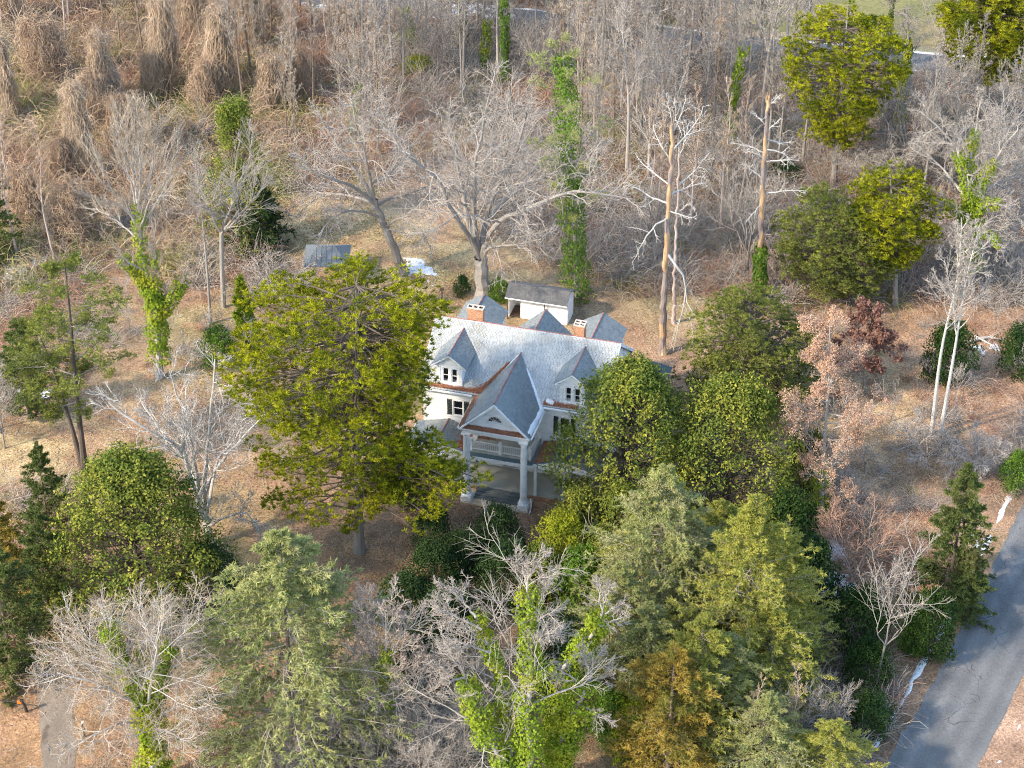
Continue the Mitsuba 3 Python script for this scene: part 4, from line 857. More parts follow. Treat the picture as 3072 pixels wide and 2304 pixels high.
v, f = slab([(sx1 - .06, sy0, 2.45), (sx1 - .06, sy1, 2.45), (sx1 - .06, yr2, zr2 - .1)], (1, 0, 0), .1); hs('shed__gable', Geo().add(v, f), 'white_paint')
hs('shed__wall_001', G((sx1 - .14, sx1 + .015, sy0 + .13, sy1 - .13, 0, 2.45)), 'white_paint')
hs('shed__gutter', G((sx0 - .02, sx1 + .14, sy0 - .84, sy0 - .74, ze2 - .11, ze2 - .005), bev=.02), 'white_paint')
hs('shed__post', G((sx0 + .1, sx0 + .24, sy0 - .5, sy0 - .36, 0, 2.5)), 'post_brown')
hs('shed__downspout', bar((-3.7, sy0 - .30, 0.0), (-3.7, sy0 - .30, 2.5), .05), 'dark_metal')
hs('shed__floor', G((sx0 + .22, sd, sy0, sy1 - .13, -.1, .06)), 'post_brown')
tag('shed', 'white clapboard shed with dark roof and an open bay behind the house', 'shed')

def pv_(key, g, m): scene['pavilion__' + key] = shape(g, m)
x0, x1, y0, y1 = -21.0, -16.4, 178.7, 183.2; rx0, rx1, ry, ze, zr = -19.6, -17.9, 181.2, 2.35, 3.35
E_, R_ = [(x0, y0, ze), (x1, y0, ze), (x1, y1, ze), (x0, y1, ze)], [(rx0, ry, zr), (rx1, ry, zr)]
for i, q in enumerate(([E_[0], E_[1], R_[1], R_[0]], [E_[1], E_[2], R_[1]], [E_[2], E_[3], R_[0], R_[1]], [E_[3], E_[0], R_[0]])):
    n = np.cross(np.subtract(q[1], q[0]), np.subtract(q[2], q[0])); V, F = slab(q, n, .08); pv_('roof' + (f'_{i:03d}' if i else ''), Geo().add(V, F), 'metal_roof' if i != 2 else 'pale_tarp')
for k in range(9):
    a = np.array(E_[0]) + (np.array(E_[1]) - E_[0]) * (k + .5) / 9; b = np.array([np.clip(a[0], rx0, rx1), ry, zr]); t = min(1, (ry - y0) / (ry - y0)); f = 1 - abs(a[0] - b[0]) / (rx0 - x0) if a[0] < rx0 else (1 - abs(a[0] - b[0]) / (x1 - rx1) if a[0] > rx1 else 1)
    e = np.array([a[0], y0 + (ry - y0) * f, ze + (zr - ze) * f + .03]); pv_('seam' + (f'_{k:03d}' if k else ''), bar(a + [0, 0, .03], e, .035, 5), 'metal_roof')
for i, (x, y) in enumerate(((x0 + .3, y0 + .3), (x1 - .3, y0 + .3), (x1 - .3, y1 - .3), (x0 + .3, y1 - .3))): pv_('post' + (f'_{i:03d}' if i else ''), G((x - .08, x + .08, y - .08, y + .08, -.1, ze - .02)), 'white_paint')
tag('pavilion', 'low open pavilion with pale grey hipped metal roof left of the bare maples', 'pavilion')

x, y = (-6.98, 175.69)
g = G((x - .07, x + .07, y - .07, y + .07, -.2, 1.5)); scene['garden_post__post'] = shape(g, 'post_brown'); scene['garden_post__cap'] = shape(G((x - .2, x + .2, y - .16, y + .16, 1.5, 1.72), bev=.03), 'post_brown')
tag('garden_post', 'short dark brown post with a small box on top on the lawn behind the house', 'post')
bx0, by0 = (-36.47, 116.08)
g = Geo(); tubes(g, np.array([[[bx0 + .1, by0, -.2], [bx0 + .03, by0, .55], [bx0 - .12, by0, 1.05]]]), np.array([[.13, .11, .10]]), 9, hrng); scene['barrier__post'] = shape(g, 'dark_metal', 40)
scene['barrier__bar'] = shape(bar((bx0 - .02, by0, .92), (bx0 - 2.6, by0 + .25, .98), .06), 'dark_metal'); scene['barrier__reflector'] = shape(G((bx0 - .50, bx0 - .14, by0 - .14, by0 + .06, .86, 1.12), bev=.04), 'orange_plastic')
scene['barrier__head'] = shape(G((bx0 - .30, bx0 - .02, by0 - .13, by0 + .13, 1.06, 1.22), bev=.04), 'dark_metal')
tag('barrier', 'black gate barrier with an orange marker beside the driveway', 'barrier')
px0, py0 = (-31.55, 113.40)
scene['marker_post__post'] = shape(G((px0 - .06, px0 + .06, py0 - .06, py0 + .06, -.2, 1.35)), 'dark_metal'); scene['marker_post__cap'] = shape(G((px0 - .09, px0 + .09, py0 - .09, py0 + .09, 1.35, 1.5), bev=.02), 'zinc')
tag('marker_post', 'thin black marker post with pale cap right of the driveway', 'post')

# ------------------------------------------------------------------ trees that stand out, one by one (foot on the ground in metres, height, lean)
def shift(limbs, p0):
    return [(P - np.array(p0), R) for P, R in limbs]

def hand_tree(name, label, x, y, limbs, mats, seed, ivy_spec=None, leafspec=None, cat='tree', **kw):
    """a bare tree whose main limbs were measured: limbs = [(points, r0, r1)] in world metres"""
    rng = np.random.default_rng(seed); L = []
    for p, r0, r1 in limbs:
        p = [np.array(q) - [x, y, 0] for q in p]; P, R = stem(p, r0, r1, 12, .05, rng); L.append((P, flare(R) if not L else R))
    wood, crown, fine, l3 = bare(L, 1, seed, **kw); parts = {'trunk': (wood, mats[0]), 'branches': (crown, mats[1]), 'twigs': (fine, mats[2] if len(mats) > 2 else 'twig_grey')}
    if ivy_spec:
        g = Geo()
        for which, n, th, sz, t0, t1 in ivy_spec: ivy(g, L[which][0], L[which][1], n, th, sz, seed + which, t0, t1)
        parts['ivy'] = (g, kw.get('ivymat') or IVYMAT[0])
    if leafspec:
        n, sz, m = leafspec; g = Geo(); q = l3[0][:, 1:].reshape(-1, 3); q = q[rng.choice(len(q), n)] + rng.normal(0, .12, (n, 3)); cards(g, q, rng.normal(0, 1, (n, 3)) + [0, 0, .5], sz, rng, .6); parts['leaves'] = (g, m)
    return plant(name, label, cat, x, y, parts)
IVYMAT = ['leaf_ivy']

def gen_tree(name, label, x, y, limbs, mats, seed, leafspec=None, ivy_spec=None, ivymat='leaf_ivy', cat='tree', **kw):
    rng = np.random.default_rng(seed + 900)
    wood, crown, fine, l3 = bare(limbs, 1, seed, **kw); parts = {'trunk': (wood, mats[0]), 'branches': (crown, mats[1]), 'twigs': (fine, mats[2] if len(mats) > 2 else 'twig_grey')}
    if leafspec:
        n, sz, m = leafspec; g = Geo(); q = l3[0][:, 1:].reshape(-1, 3); q = q[rng.choice(len(q), n)] + rng.normal(0, .12, (n, 3)); cards(g, q, rng.normal(0, 1, (n, 3)) + [0, 0, .5], sz, rng, .6); parts['leaves'] = (g, m)
    if ivy_spec:
        g = Geo()
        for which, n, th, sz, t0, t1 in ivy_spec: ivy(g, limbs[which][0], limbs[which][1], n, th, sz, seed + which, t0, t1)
        parts['ivy'] = (g, ivymat)
    return plant(name, label, cat, x, y, parts)

def ever(name, label, x, y, gen, mats, cat='tree', extra=None):
    w, l, f = gen; parts = {'trunk': (w, mats[0]), 'branches': (l, mats[1]), 'crown': (f, mats[2])}
    if extra: parts.update(extra)
    return plant(name, label, cat, x, y, parts)

def inst(name, label, cat, pid, x, y, rot, sr, sz): return copy(name, label, cat, None, pid, x, y, rot, (sr, sr, sz))
def proto3(pid, gen, mats):
    w, l, f = gen; proto(pid, {'trunk': (w, mats[0]), 'branches': (l, mats[1]), 'crown': (f, mats[2])})
def fl(s): return np.clip(np.interp(s, [0, .2, .5, .8, 1], [.85, 1.0, .82, .45, .05]), .04, 1)
colp = lambda s: np.clip(np.interp(s, [0, .3, .7, 1], [.78, 1, .8, .12]), .1, 1)
SOFT = ('bark_dark', 'cane_grey', 'leaf_feather'); SOFTY = ('bark_dark', 'cane_grey', 'leaf_feather_yellow')
proto3('soft_a', feather(19, 5.4, .22, 80, .05, 140, 17, 8, .19, .034, .03, fl, .16), SOFT)
proto3('soft_b', feather(19, 5.4, .22, 81, .05, 130, 17, 8, .19, .034, .01, fl, .06), SOFTY)
proto3('cedar_cone', feather(12, 3.0, .18, 91, .04, 96, 14, 8, .16, .034, .01, None, .1), ('bark_dark', 'bark_dark', 'leaf_cedar'))
proto3('cedar_column', feather(13, 2.5, .18, 95, .04, 92, 13, 8, .17, .034, .0, colp, .15), ('bark_brown', 'bark_brown', 'leaf_cedar'))
proto3('cedar_bronze', feather(13, 2.5, .18, 93, .04, 92, 13, 8, .17, .034, .0, colp, .15), ('bark_brown', 'bark_brown', 'leaf_bronze'))
for i_, h_ in enumerate(('holly_a', 'holly_b')): proto3(h_, broadleaf(3.5, 2.0, .10, 40 + i_, 120, 60, .17, .02, None, .6), ('bark_dark', 'bark_dark', 'leaf_holly'))
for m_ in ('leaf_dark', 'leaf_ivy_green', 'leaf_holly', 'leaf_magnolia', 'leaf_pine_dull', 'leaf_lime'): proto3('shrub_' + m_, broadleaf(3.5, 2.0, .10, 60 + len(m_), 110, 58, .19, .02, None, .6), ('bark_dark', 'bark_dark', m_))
proto3('shrub_small', broadleaf(1.2, 1.0, .06, 71, 46, 50, .13, .02, None, .34), ('bark_dark', 'bark_dark', 'leaf_dark'))
for i_, q_ in enumerate(('pale_fork_a', 'pale_fork_b')):
    w_, c_, f_, _ = bare(vase_limbs(14, .26, 8, 4.6, .2, 130 + i_), 1, 130 + i_, dens=(9, 7, 6), up=.04, ang=42, bend=.2, sub=-.45, twig=0.032); proto(q_, {'trunk': (w_, 'bark_pale'), 'branches': (c_, 'bark_pale'), 'twigs': (f_, 'twig_grey')})
# --- pines
def pb(s): return np.clip(np.interp(s, [0, .12, .3, .45, .7, .88, 1], [.60, 1.0, .95, .86, 1.0, .90, .50]), .1, 1)
x, y, H, lean = -12.64, 135.73, 25.67, 0.73
def pz(z): return (np.interp(z, [2.6, 3.5, 5, 8, 11, 14, 17, 20, 22.5, 24.5, 26.2, 27], [0, 1.5, 6.0, 7.8, 7.8, 8.0, 9.3, 10.0, 9.2, 7.2, 4.0, 0]), np.interp(z, [2.6, 3.5, 5, 8, 11, 14, 17, 20, 22.5, 24.5, 26.2, 27], [0, 1.0, 2.0, 3.0, 3.8, 4.3, 5.0, 6.2, 6.6, 5.6, 3.2, 0]))
ever('pine_tree', 'huge yellow-green pine standing left of the house front', x, y, clump_pine(H, .46, 11, pz, 450, (.8, 1.45), 19, 15, .30, .085, lean, [(9.2, -8, 10.0), (8.3, 6, 9.2), (10.0, -22, 9.4), (7.6, -20, 8.6), (6.8, -2, 7.4), (10.4, 8, 8.0), (7.2, -35, 7.8), (8.8, -14, 9.8)], thin_low=.5), ('bark_grey', 'bark_dark', 'leaf_pine'))
x, y, H, lean = 34.97, 200.16, 21.28, -0.37
ever('pine_tree', 'tall yellow-green pine behind the snapped orange trunk', x, y, clump_pine(H, .40, 12, lambda z: (lambda q: (q, q))(H * np.interp(z / H, [.24, .30, .42, .55, .68, .80, .90, 1], [0, .13, .20, .25, .30, .29, .22, 0])), 240, (.8, 1.4), 18, 14, .32, .095, lean), ('bark_grey', 'bark_dark', 'leaf_pine'))
x, y, H, lean = 54.55, 216.96, 19.11, -1.19
ever('pine_tree', 'yellow-green pine cut by the top right corner of the view', x, y, clump_pine(H, .36, 13, lambda z: (lambda q: (q, q))(H * np.interp(z / H, [.26, .33, .48, .65, .80, .92, 1], [0, .18, .26, .30, .28, .18, 0])), 200, (.8, 1.4), 18, 14, .34, .10, lean), ('bark_grey', 'bark_dark', 'leaf_pine'))
x, y, H, lean = 58.61, 215.80, 18.78, -2.11
ever('pine_tree', 'rightmost pine along the back of the wood', x, y, pine(H, 6.0, .36, .30, 14, 46, 22, .36, None, lean, .038, 9), ('bark_grey', 'bark_grey', 'leaf_pine'))
x, y, H, lean = 52.90, 220.61, 15.69, -1.11
ever('pine_tree', 'slim pine with a long clear trunk left of the corner pine', x, y, pine(H, 3.6, .26, .55, 15, 30, 20, .34, None, lean, .036, 7), ('bark_grey', 'bark_grey', 'leaf_pine'))
x, y, H, lean = 32.51, 176.48, 12.72, -2.14
ever('pine_tree', 'broad olive-green pine right of the ivy-footed snag', x, y, clump_pine(H, .34, 16, lambda z: (lambda q: (q, q))(H * np.interp(z / H, [.08, .18, .35, .55, .72, .88, 1], [0, .30, .40, .42, .40, .26, 0])), 240, (.7, 1.2), 18, 14, .27, .08, lean), ('bark_grey', 'bark_dark', 'leaf_pine_dull'))
x, y, H, lean = 38.05, 175.65, 15.13, -2.18
ever('pine_tree', 'bright-topped pine close behind the broad olive pine', x, y, clump_pine(H, .30, 17, lambda z: (lambda q: (q, q))(H * np.interp(z / H, [.30, .40, .55, .70, .82, .93, 1], [0, .18, .26, .30, .28, .17, 0])), 190, (.75, 1.3), 18, 14, .30, .09, lean), ('bark_grey', 'bark_dark', 'leaf_pine'))
x, y, H, lean = 22.73, 157.47, 12.61, -1.90
ever('pine_tree', 'low spreading olive pine on the lawn right of the house', x, y, clump_pine(H, .30, 18, lambda z: (lambda q: (q, q))(H * np.interp(z / H, [.04, .12, .30, .55, .75, .90, 1], [0, .44, .50, .46, .36, .2, 0])), 250, (.65, 1.15), 18, 14, .26, .08, lean), ('bark_grey', 'bark_dark', 'leaf_pine_dull'))
x, y, H, lean = -37.62, 147.38, 15.35, -2.96
ever('pine_tree', 'thin leaning pine with sparse dark needles at the left edge', x, y, pine(H, 3.9, .30, .40, 19, 36, 18, .30, None, lean * .85, .030, 7, .04, .75), ('bark_dark', 'bark_grey', 'leaf_pine_dull'))
x, y, H, lean = -37.34, 146.69, 21.14, 0.65
ever('pine_tree', 'thin upright pine with sparse olive needles beside the leaning one', x, y, pine(H, 4.6, .34, .36, 20, 48, 14, .30, None, lean, .028, 7, .05, .7), ('bark_dark', 'bark_grey', 'leaf_pine_dull'))
x, y, H, lean = 6.48, 177.14, 28.37, -2.10
rng = np.random.default_rng(21); P, R = stem([[0, 0, -.3], [lean * .3 - .3, 0, H * .45], [lean * .6 - .2, 0, H * .72], [lean, 0, H]], .34, .10, 16); g = Geo(); ivy(g, P, R, 8200, 1.15, .22, 5, .0, .92)
ever('pine_tree', 'thin grey-green pine wrapped in yellow ivy behind the great maple', x, y, pine(H, 3.6, .30, .30, 21, 34, 12, .28, None, lean, .024, 7, .03, .8), ('bark_grey', 'bark_grey', 'leaf_feather'), extra={'ivy': (g, 'leaf_ivy_green')})

# --- magnolias and other broad evergreens
x, y, H, _ = 9.76, 141.01, 14.69, -0.35
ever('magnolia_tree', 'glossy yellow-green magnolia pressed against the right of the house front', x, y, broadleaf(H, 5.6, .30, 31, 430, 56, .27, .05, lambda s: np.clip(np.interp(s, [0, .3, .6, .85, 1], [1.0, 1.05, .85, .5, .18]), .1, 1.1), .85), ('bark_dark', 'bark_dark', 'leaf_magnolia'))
x, y, H, _ = 18.25, 140.55, 13.41, -0.74
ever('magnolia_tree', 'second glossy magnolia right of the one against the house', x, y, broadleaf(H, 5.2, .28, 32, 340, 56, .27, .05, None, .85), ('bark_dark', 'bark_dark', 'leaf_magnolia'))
x, y, H, _ = -29.17, 126.51, 15.59, 1.30
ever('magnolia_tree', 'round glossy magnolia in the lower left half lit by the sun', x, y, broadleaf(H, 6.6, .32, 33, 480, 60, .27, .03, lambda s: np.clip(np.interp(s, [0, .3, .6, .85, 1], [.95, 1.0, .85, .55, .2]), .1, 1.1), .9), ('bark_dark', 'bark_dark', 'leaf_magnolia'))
x, y, H, _ = -23.85, 126.55, 7.21, 0.55
ever('holly_bush', 'dark green holly in the shade right of the lower left magnolia', x, y, broadleaf(H, 2.6, .14, 34, 120, 60, .20, .03), ('bark_grey', 'bark_grey', 'leaf_holly'), 'bush')
x, y, H, _ = -28.01, 187.10, 16.28, -1.06
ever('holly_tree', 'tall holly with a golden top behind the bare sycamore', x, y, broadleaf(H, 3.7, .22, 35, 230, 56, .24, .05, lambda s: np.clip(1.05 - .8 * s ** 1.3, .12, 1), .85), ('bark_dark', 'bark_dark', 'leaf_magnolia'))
x, y, H, _ = -26.13, 186.15, 7.82, 0.40
ever('holly_tree', 'dark green holly at the straw clearing', x, y, feather(H * 1.1, 3.6, .16, 36, .04, 100, 14, 7, .16, .035), ('bark_grey', 'bark_grey', 'leaf_holly'))
x, y, H, _ = -25.64, 167.79, 7.68, 0.43
ever('arborvitae', 'narrow light green arborvitae cone left of the huge pine', x, y, feather(H, 1.55, .12, 37, .03, 90, 14, 7, .13, .034, -.03, lambda s: np.clip((1 - s) ** .6, .08, 1)), ('bark_brown', 'bark_brown', 'leaf_ivy'))
x, y, H, _ = -27.86, 164.09, 4.02, 0.30
ever('holly_bush', 'bright green bush at the foot of the narrow arborvitae', x, y, broadleaf(H, 1.7, .08, 38, 60, 56, .20, .05, None, .6), ('bark_grey', 'bark_grey', 'leaf_ivy_green'), 'bush')
for i, (x, y, H, _, R, lab) in enumerate((
        (-1.12, 135.01, 4.46, -0.00, 2.1, 'rounded dark holly in front of the porch steps'), (-6.41, 135.91, 3.76, 0.06, 1.7, 'dark holly left of the porch steps below the huge pine'),
        (-3.77, 133.16, 3.35, 0.03, 2.1, 'dark holly in the middle of the shaded row'), (-6.34, 130.74, 4.04, 0.07, 2.1, 'dark holly second from the lower end of the shaded row'), (-8.30, 126.66, 4.00, 0.17, 2.2, 'dark holly at the lower end of the shaded row'),
        (-5.24, 125.27, 3.76, 0.05, 2.5, 'dark holly behind the ivy-clad trunks'), (-0.33, 129.31, 4.96, -0.01, 2.4, 'dark holly right of the shaded row'), (-8.53, 142.32, 2.16, 0.13, 1.3, 'small dark bush under the huge pine beside the porch'),
        (-6.49, 119.55, 3.94, 0.25, 2.0, 'dark holly between the pinkish bare tree and the ivy-clad trunks'), (3.26, 119.35, 5.98, 0.08, 2.4, 'deep green holly right of the tallest ivy-clad trunk'))):
    inst('holly_bush', lab, 'bush', ('holly_a', 'holly_b')[i % 2], x, y, i * 77, R / 2.0, H * 1.05 / 3.5)
for i, (x, y, H, _, R, m, lab) in enumerate((
        (32.56, 123.05, 5.34, -0.61, 1.8, 'leaf_dark', 'dark rhododendron between the dark cedar and the road'), (31.50, 123.87, 3.05, -0.27, 1.4, 'leaf_ivy_green', 'lighter green laurel at the roadside snow'),
        (27.26, 123.84, 5.12, -0.49, 2.2, 'leaf_dark', 'dark laurel under the feathery pine near the snow patch'), (27.09, 119.26, 3.93, -0.38, 1.7, 'leaf_dark', 'dark laurel left of the slender bare tree'), (21.16, 119.48, 2.79, -0.22, 1.7, 'leaf_dark', 'low dark laurel in the shaded hollow'),
        (26.47, 113.89, 3.44, -0.34, 1.6, 'leaf_dark', 'green laurel nearest the road'), (22.80, 134.58, 5.96, -0.46, 2.3, 'leaf_dark', 'dark laurel below the orange beech'), (23.54, 127.75, 6.55, -0.54, 2.2, 'leaf_holly', 'dark holly right of the feathery pines'),
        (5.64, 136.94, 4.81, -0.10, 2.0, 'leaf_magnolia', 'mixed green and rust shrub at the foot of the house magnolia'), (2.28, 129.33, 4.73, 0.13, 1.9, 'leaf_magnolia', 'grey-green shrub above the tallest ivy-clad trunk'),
        (40.68, 162.11, 5.42, -0.56, 2.1, 'leaf_dark', 'dark green holly behind the twin white birches'), (43.73, 145.07, 3.21, -0.44, 1.4, 'leaf_ivy_green', 'small bright green bush at the right edge'), (47.40, 162.73, 4.87, -0.67, 1.7, 'leaf_dark', 'dark holly at the right edge beyond the birches'),
        (-5.03, 177.04, 1.82, 0.02, .8, 'leaf_dark', 'small round boxwood on the lawn behind the house'), (-6.61, 174.19, 0.91, 0.01, .45, 'leaf_dark', 'tiny shrub beside the garden post'), (-1.33, 176.18, 2.03, -0.00, 1.2, 'leaf_ivy_green', 'green bush between the great maple and the shed'),
        (29.61, 202.05, 1.99, -0.15, 1.6, 'leaf_dark', 'dark bush below the tall pine at the back'), (49.44, 215.35, 2.06, -0.24, 1.8, 'leaf_dark', 'dark bush under the corner pines'), (-13.50, 237.89, 1.55, 0.04, 2.4, 'leaf_pine_dull', 'olive bush deep in the back wood'), (-11.42, 229.11, 1.94, 0.04, 1.7, 'leaf_lime', 'yellow-green bush deep in the back wood'))):
    inst('evergreen_shrub', lab, 'shrub', 'shrub_' + m if R > 1 else 'shrub_small', x, y, i * 59, R / (2.0 if R > 1 else 1.0), H * 1.05 / (3.5 if R > 1 else 1.2))

for i, (x, y, m) in enumerate(((*(7.44, 132.94), 'leaf_magnolia'), (*(4.22, 133.52), 'leaf_lime'), (*(5.59, 127.62), 'leaf_ivy_green'), (*(10.50, 118.88), 'leaf_ivy_green'), (*(15.13, 119.44), 'leaf_magnolia'), (*(18.60, 124.33), 'leaf_lime'), (*(21.57, 126.59), 'leaf_magnolia'), (*(20.35, 133.03), 'leaf_magnolia'), (*(25.29, 144.59), 'leaf_magnolia'), (*(5.25, 120.96), 'leaf_ivy_green'), (*(19.35, 113.84), 'leaf_lime'), (*(9.08, 136.02), 'leaf_magnolia'), (*(7.46, 113.26), 'leaf_ivy_green'), (*(9.42, 111.32), 'leaf_lime'))):
    k = inst('evergreen_shrub', 'loose yellow-green shrub tangled among the lower right conifers', 'shrub', 'shrub_' + m, x, y, i * 47, .85 + .1 * (i % 4), 1.2 + .25 * (i % 3)); labels[k]['group'] = 'shrubs among the lower right conifers'
# --- soft conifers
for i, (x, y, H, _, R, m, bare_, lab) in enumerate((
        (-15.67, 111.16, 21.09, 1.19, 7.3, SOFT, .30, 'great pale green hemlock left of the pinkish bare tree'), (11.23, 122.63, 18.39, -0.77, 5.4, SOFT, .35, 'pale thinning hemlock in front of the house magnolia'),
        (17.52, 118.40, 18.61, -0.94, 5.6, SOFTY, .12, 'feathery yellow-green pine in the lower right thicket'), (16.32, 127.70, 11.50, -0.67, 3.9, SOFTY, .2, 'smaller feathery conifer between the two pale ones'),
        (21.04, 121.61, 11.77, -0.89, 3.4, SOFTY, .15, 'feathery conifer reaching out over the shaded hollow'), (13.49, 111.35, 13.60, -0.55, 4.4, SOFTY, .25, 'pale green conifer beside the bronze cedar'), (8.00, 118.34, 12.75, -0.40, 3.6, SOFT, .35, 'thin grey-green conifer above the leaning ivy trunk'),
        (17.88, 107.59, 9.71, -0.68, 3.6, SOFT, .3, 'pale conifer cut by the lower edge right of the bronze cedar'), (22.48, 107.16, 7.56, -0.34, 3.6, SOFTY, .25, 'yellow-green pine boughs at the lower edge near the road'), (13.58, 122.64, 13.53, -0.68, 4.6, SOFT, 0, 'grey-green conifer in the middle of the lower right thicket'), (9.85, 127.65, 10.16, -0.73, 3.4, SOFTY, 0, 'small feathery conifer at the left edge of the thicket'), (18.98, 115.34, 12.03, -0.69, 4.4, SOFTY, 0, 'yellow-green conifer above the shaded hollow'), (15.61, 112.34, 11.10, -0.66, 4.2, SOFT, 0, 'pale conifer right behind the bronze cedar'), (9.96, 115.28, 11.60, -0.62, 3.6, SOFT, 0, 'grey-green conifer behind the leaning ivy column'))):
    inst('conifer_tree', lab, 'tree', 'soft_a' if m is SOFT else 'soft_b', x, y, i * 83 + 20, R / 5.0, H / 19.0)
x, y, H, lean = 35.35, 130.16, 13.34, -1.35
inst('cedar_tree', 'dark green cedar cone beside the road', 'tree', 'cedar_cone', x, y, 0, 3.5 / 3.0, H / 12.0)
x, y, H, lean = 36.32, 127.84, 6.55, -0.64
inst('cedar_tree', 'small green cedar leaning over the roadside snow', 'tree', 'cedar_cone', x, y, 130, 2.4 / 3.0, H / 12.0)
x, y, H, lean = 11.32, 108.95, 12.70, -0.41
inst('cedar_tree', 'bronze-orange cedar in the lower right thicket', 'tree', 'cedar_bronze', x, y, 0, 3.9 / 2.5, H / 13.0)
for i, (x, y, H, lean, R, m, lab) in enumerate((
        (-36.23, 125.33, 12.31, 1.46, 2.3, 'leaf_cedar', 'brown-green cedar column left of the lower left magnolia'), (-38.06, 119.60, 13.00, 1.40, 3.0, 'leaf_cedar', 'dark cedar at the left edge beside the driveway wood'), (-38.18, 135.67, 10.82, 1.14, 2.0, 'leaf_cedar', 'ivy-green cedar column below the thin pines'),
        (-40.11, 127.87, 11.06, 1.08, 2.6, 'leaf_bronze', 'bronze cedar cut by the left edge'), (-53.17, 183.98, 11.68, 1.57, 2.6, 'leaf_cedar', 'dark conifer reaching in at the left edge of the brown brush'), (-44.01, 155.41, 10.40, 1.22, 2.4, 'leaf_cedar', 'olive cedar behind the thin leaning pine'))):
    inst('cedar_tree', lab, 'tree', 'cedar_column' if m == 'leaf_cedar' else 'cedar_bronze', x, y, i * 61, R / 2.5, H / 13.0)

# --- great bare maples behind the house
x, y = (-2.94, 176.34)
t = [(-2.94, 176.34, 0.00), (-2.98, 176.34, 2.03), (-3.06, 176.34, 3.88), (-3.15, 176.34, 5.09)]
LM = [(t, .78, .62)] + [(p, a, .07) for p, a in (
    ([(-3.20, 176.34, 4.88), (-3.95, 175.84, 6.93), (-5.80, 174.34, 11.07), (-6.76, 173.84, 14.08), (-8.02, 173.34, 15.91), (-10.26, 172.34, 18.49), (-11.20, 172.34, 20.40)], .34), ([(-3.20, 176.34, 4.88), (-3.79, 176.84, 6.47), (-4.47, 177.84, 8.91), (-5.32, 179.34, 12.95), (-5.75, 179.84, 16.05), (-6.26, 180.34, 18.76)], .36),
    ([(-3.15, 176.34, 5.09), (-3.63, 176.34, 7.79), (-3.71, 175.34, 14.24), (-3.11, 174.84, 18.08), (-2.81, 175.34, 19.62), (-2.03, 176.34, 23.34)], .34), ([(-3.06, 176.34, 5.09), (-2.61, 177.34, 8.94), (-1.39, 178.34, 11.82), (-0.37, 178.34, 13.84), (0.52, 178.84, 15.74), (1.04, 179.34, 18.16), (1.89, 179.34, 21.71)], .36),
    ([(-2.97, 176.34, 4.88), (-2.26, 174.84, 8.27), (-0.91, 173.34, 10.84), (1.28, 172.34, 12.40), (4.17, 171.34, 14.44), (5.59, 171.34, 14.93), (7.71, 170.34, 15.28), (11.10, 170.34, 14.67)], .33), ([(-2.15, 176.94, 9.00), (-0.18, 177.34, 11.35), (2.05, 177.34, 12.72), (4.96, 176.84, 14.50), (7.12, 176.34, 16.40), (8.40, 176.34, 17.97)], .26),
    ([(-3.01, 176.34, 4.67), (-2.12, 174.34, 7.12), (-0.15, 171.34, 9.09), (2.72, 169.34, 10.89)], .20), ([(-3.24, 176.34, 5.09), (-4.47, 179.34, 7.15), (-7.28, 182.34, 8.63), (-9.59, 183.34, 10.69), (-10.42, 183.34, 14.27)], .24), ([(-3.06, 176.34, 5.72), (-2.19, 180.34, 8.70), (-0.84, 183.34, 11.76), (0.06, 184.34, 15.84), (-0.41, 184.34, 19.34)], .26))]
hand_tree('maple_tree', 'great pale bare maple spreading behind the house roof', x, y, LM, ('bark_grey', 'bark_pale', 'twig_grey'), 101, dens=(12, 8, 4), up=.03, ang=46, bend=.24, sub=-.42, twig=0.038)
x, y = (-11.05, 181.37)
LM = [([(-11.05, 181.37, 0.00), (-11.92, 181.37, 2.80), (-12.65, 181.37, 4.93), (-13.50, 181.37, 7.30), (-13.78, 181.37, 8.50)], .50, .34)] + [(p, a, .06) for p, a in (
    ([(-13.62, 181.37, 7.82), (-15.40, 180.37, 10.32), (-16.78, 179.37, 11.56), (-19.20, 178.37, 13.13), (-20.47, 178.37, 14.48)], .22), ([(-13.71, 181.37, 8.08), (-14.09, 181.37, 10.41), (-12.38, 181.37, 11.04), (-11.45, 182.37, 13.23), (-12.54, 182.37, 17.99)], .24), ([(-13.63, 181.37, 7.72), (-12.38, 182.37, 8.07), (-10.65, 182.37, 8.60), (-8.38, 183.37, 8.97), (-7.32, 183.37, 8.35)], .18),
    ([(-13.79, 181.37, 8.34), (-15.50, 182.37, 11.16), (-17.73, 183.37, 14.22), (-18.98, 183.37, 16.73)], .22), ([(-13.79, 181.37, 8.34), (-14.37, 180.37, 13.73), (-15.05, 179.37, 17.72), (-15.39, 179.37, 20.40)], .22), ([(-13.29, 181.37, 6.51), (-15.40, 179.37, 8.38), (-17.52, 177.37, 8.69), (-18.87, 176.37, 7.18)], .15), ([(-12.86, 181.37, 5.46), (-10.92, 180.37, 7.08), (-9.02, 178.37, 6.63), (-8.09, 177.37, 5.11)], .13), ([(-13.61, 181.37, 8.08), (-17.26, 185.37, 6.96), (-20.31, 187.37, 5.34), (-22.33, 187.37, 3.17)], .16))]
hand_tree('maple_tree', 'leaning bare maple left of the great one', x, y, LM, ('bark_grey', 'bark_pale', 'twig_grey'), 102, dens=(10, 7, 4), up=.0, ang=48, bend=.26, sub=-.45, twig=0.035)
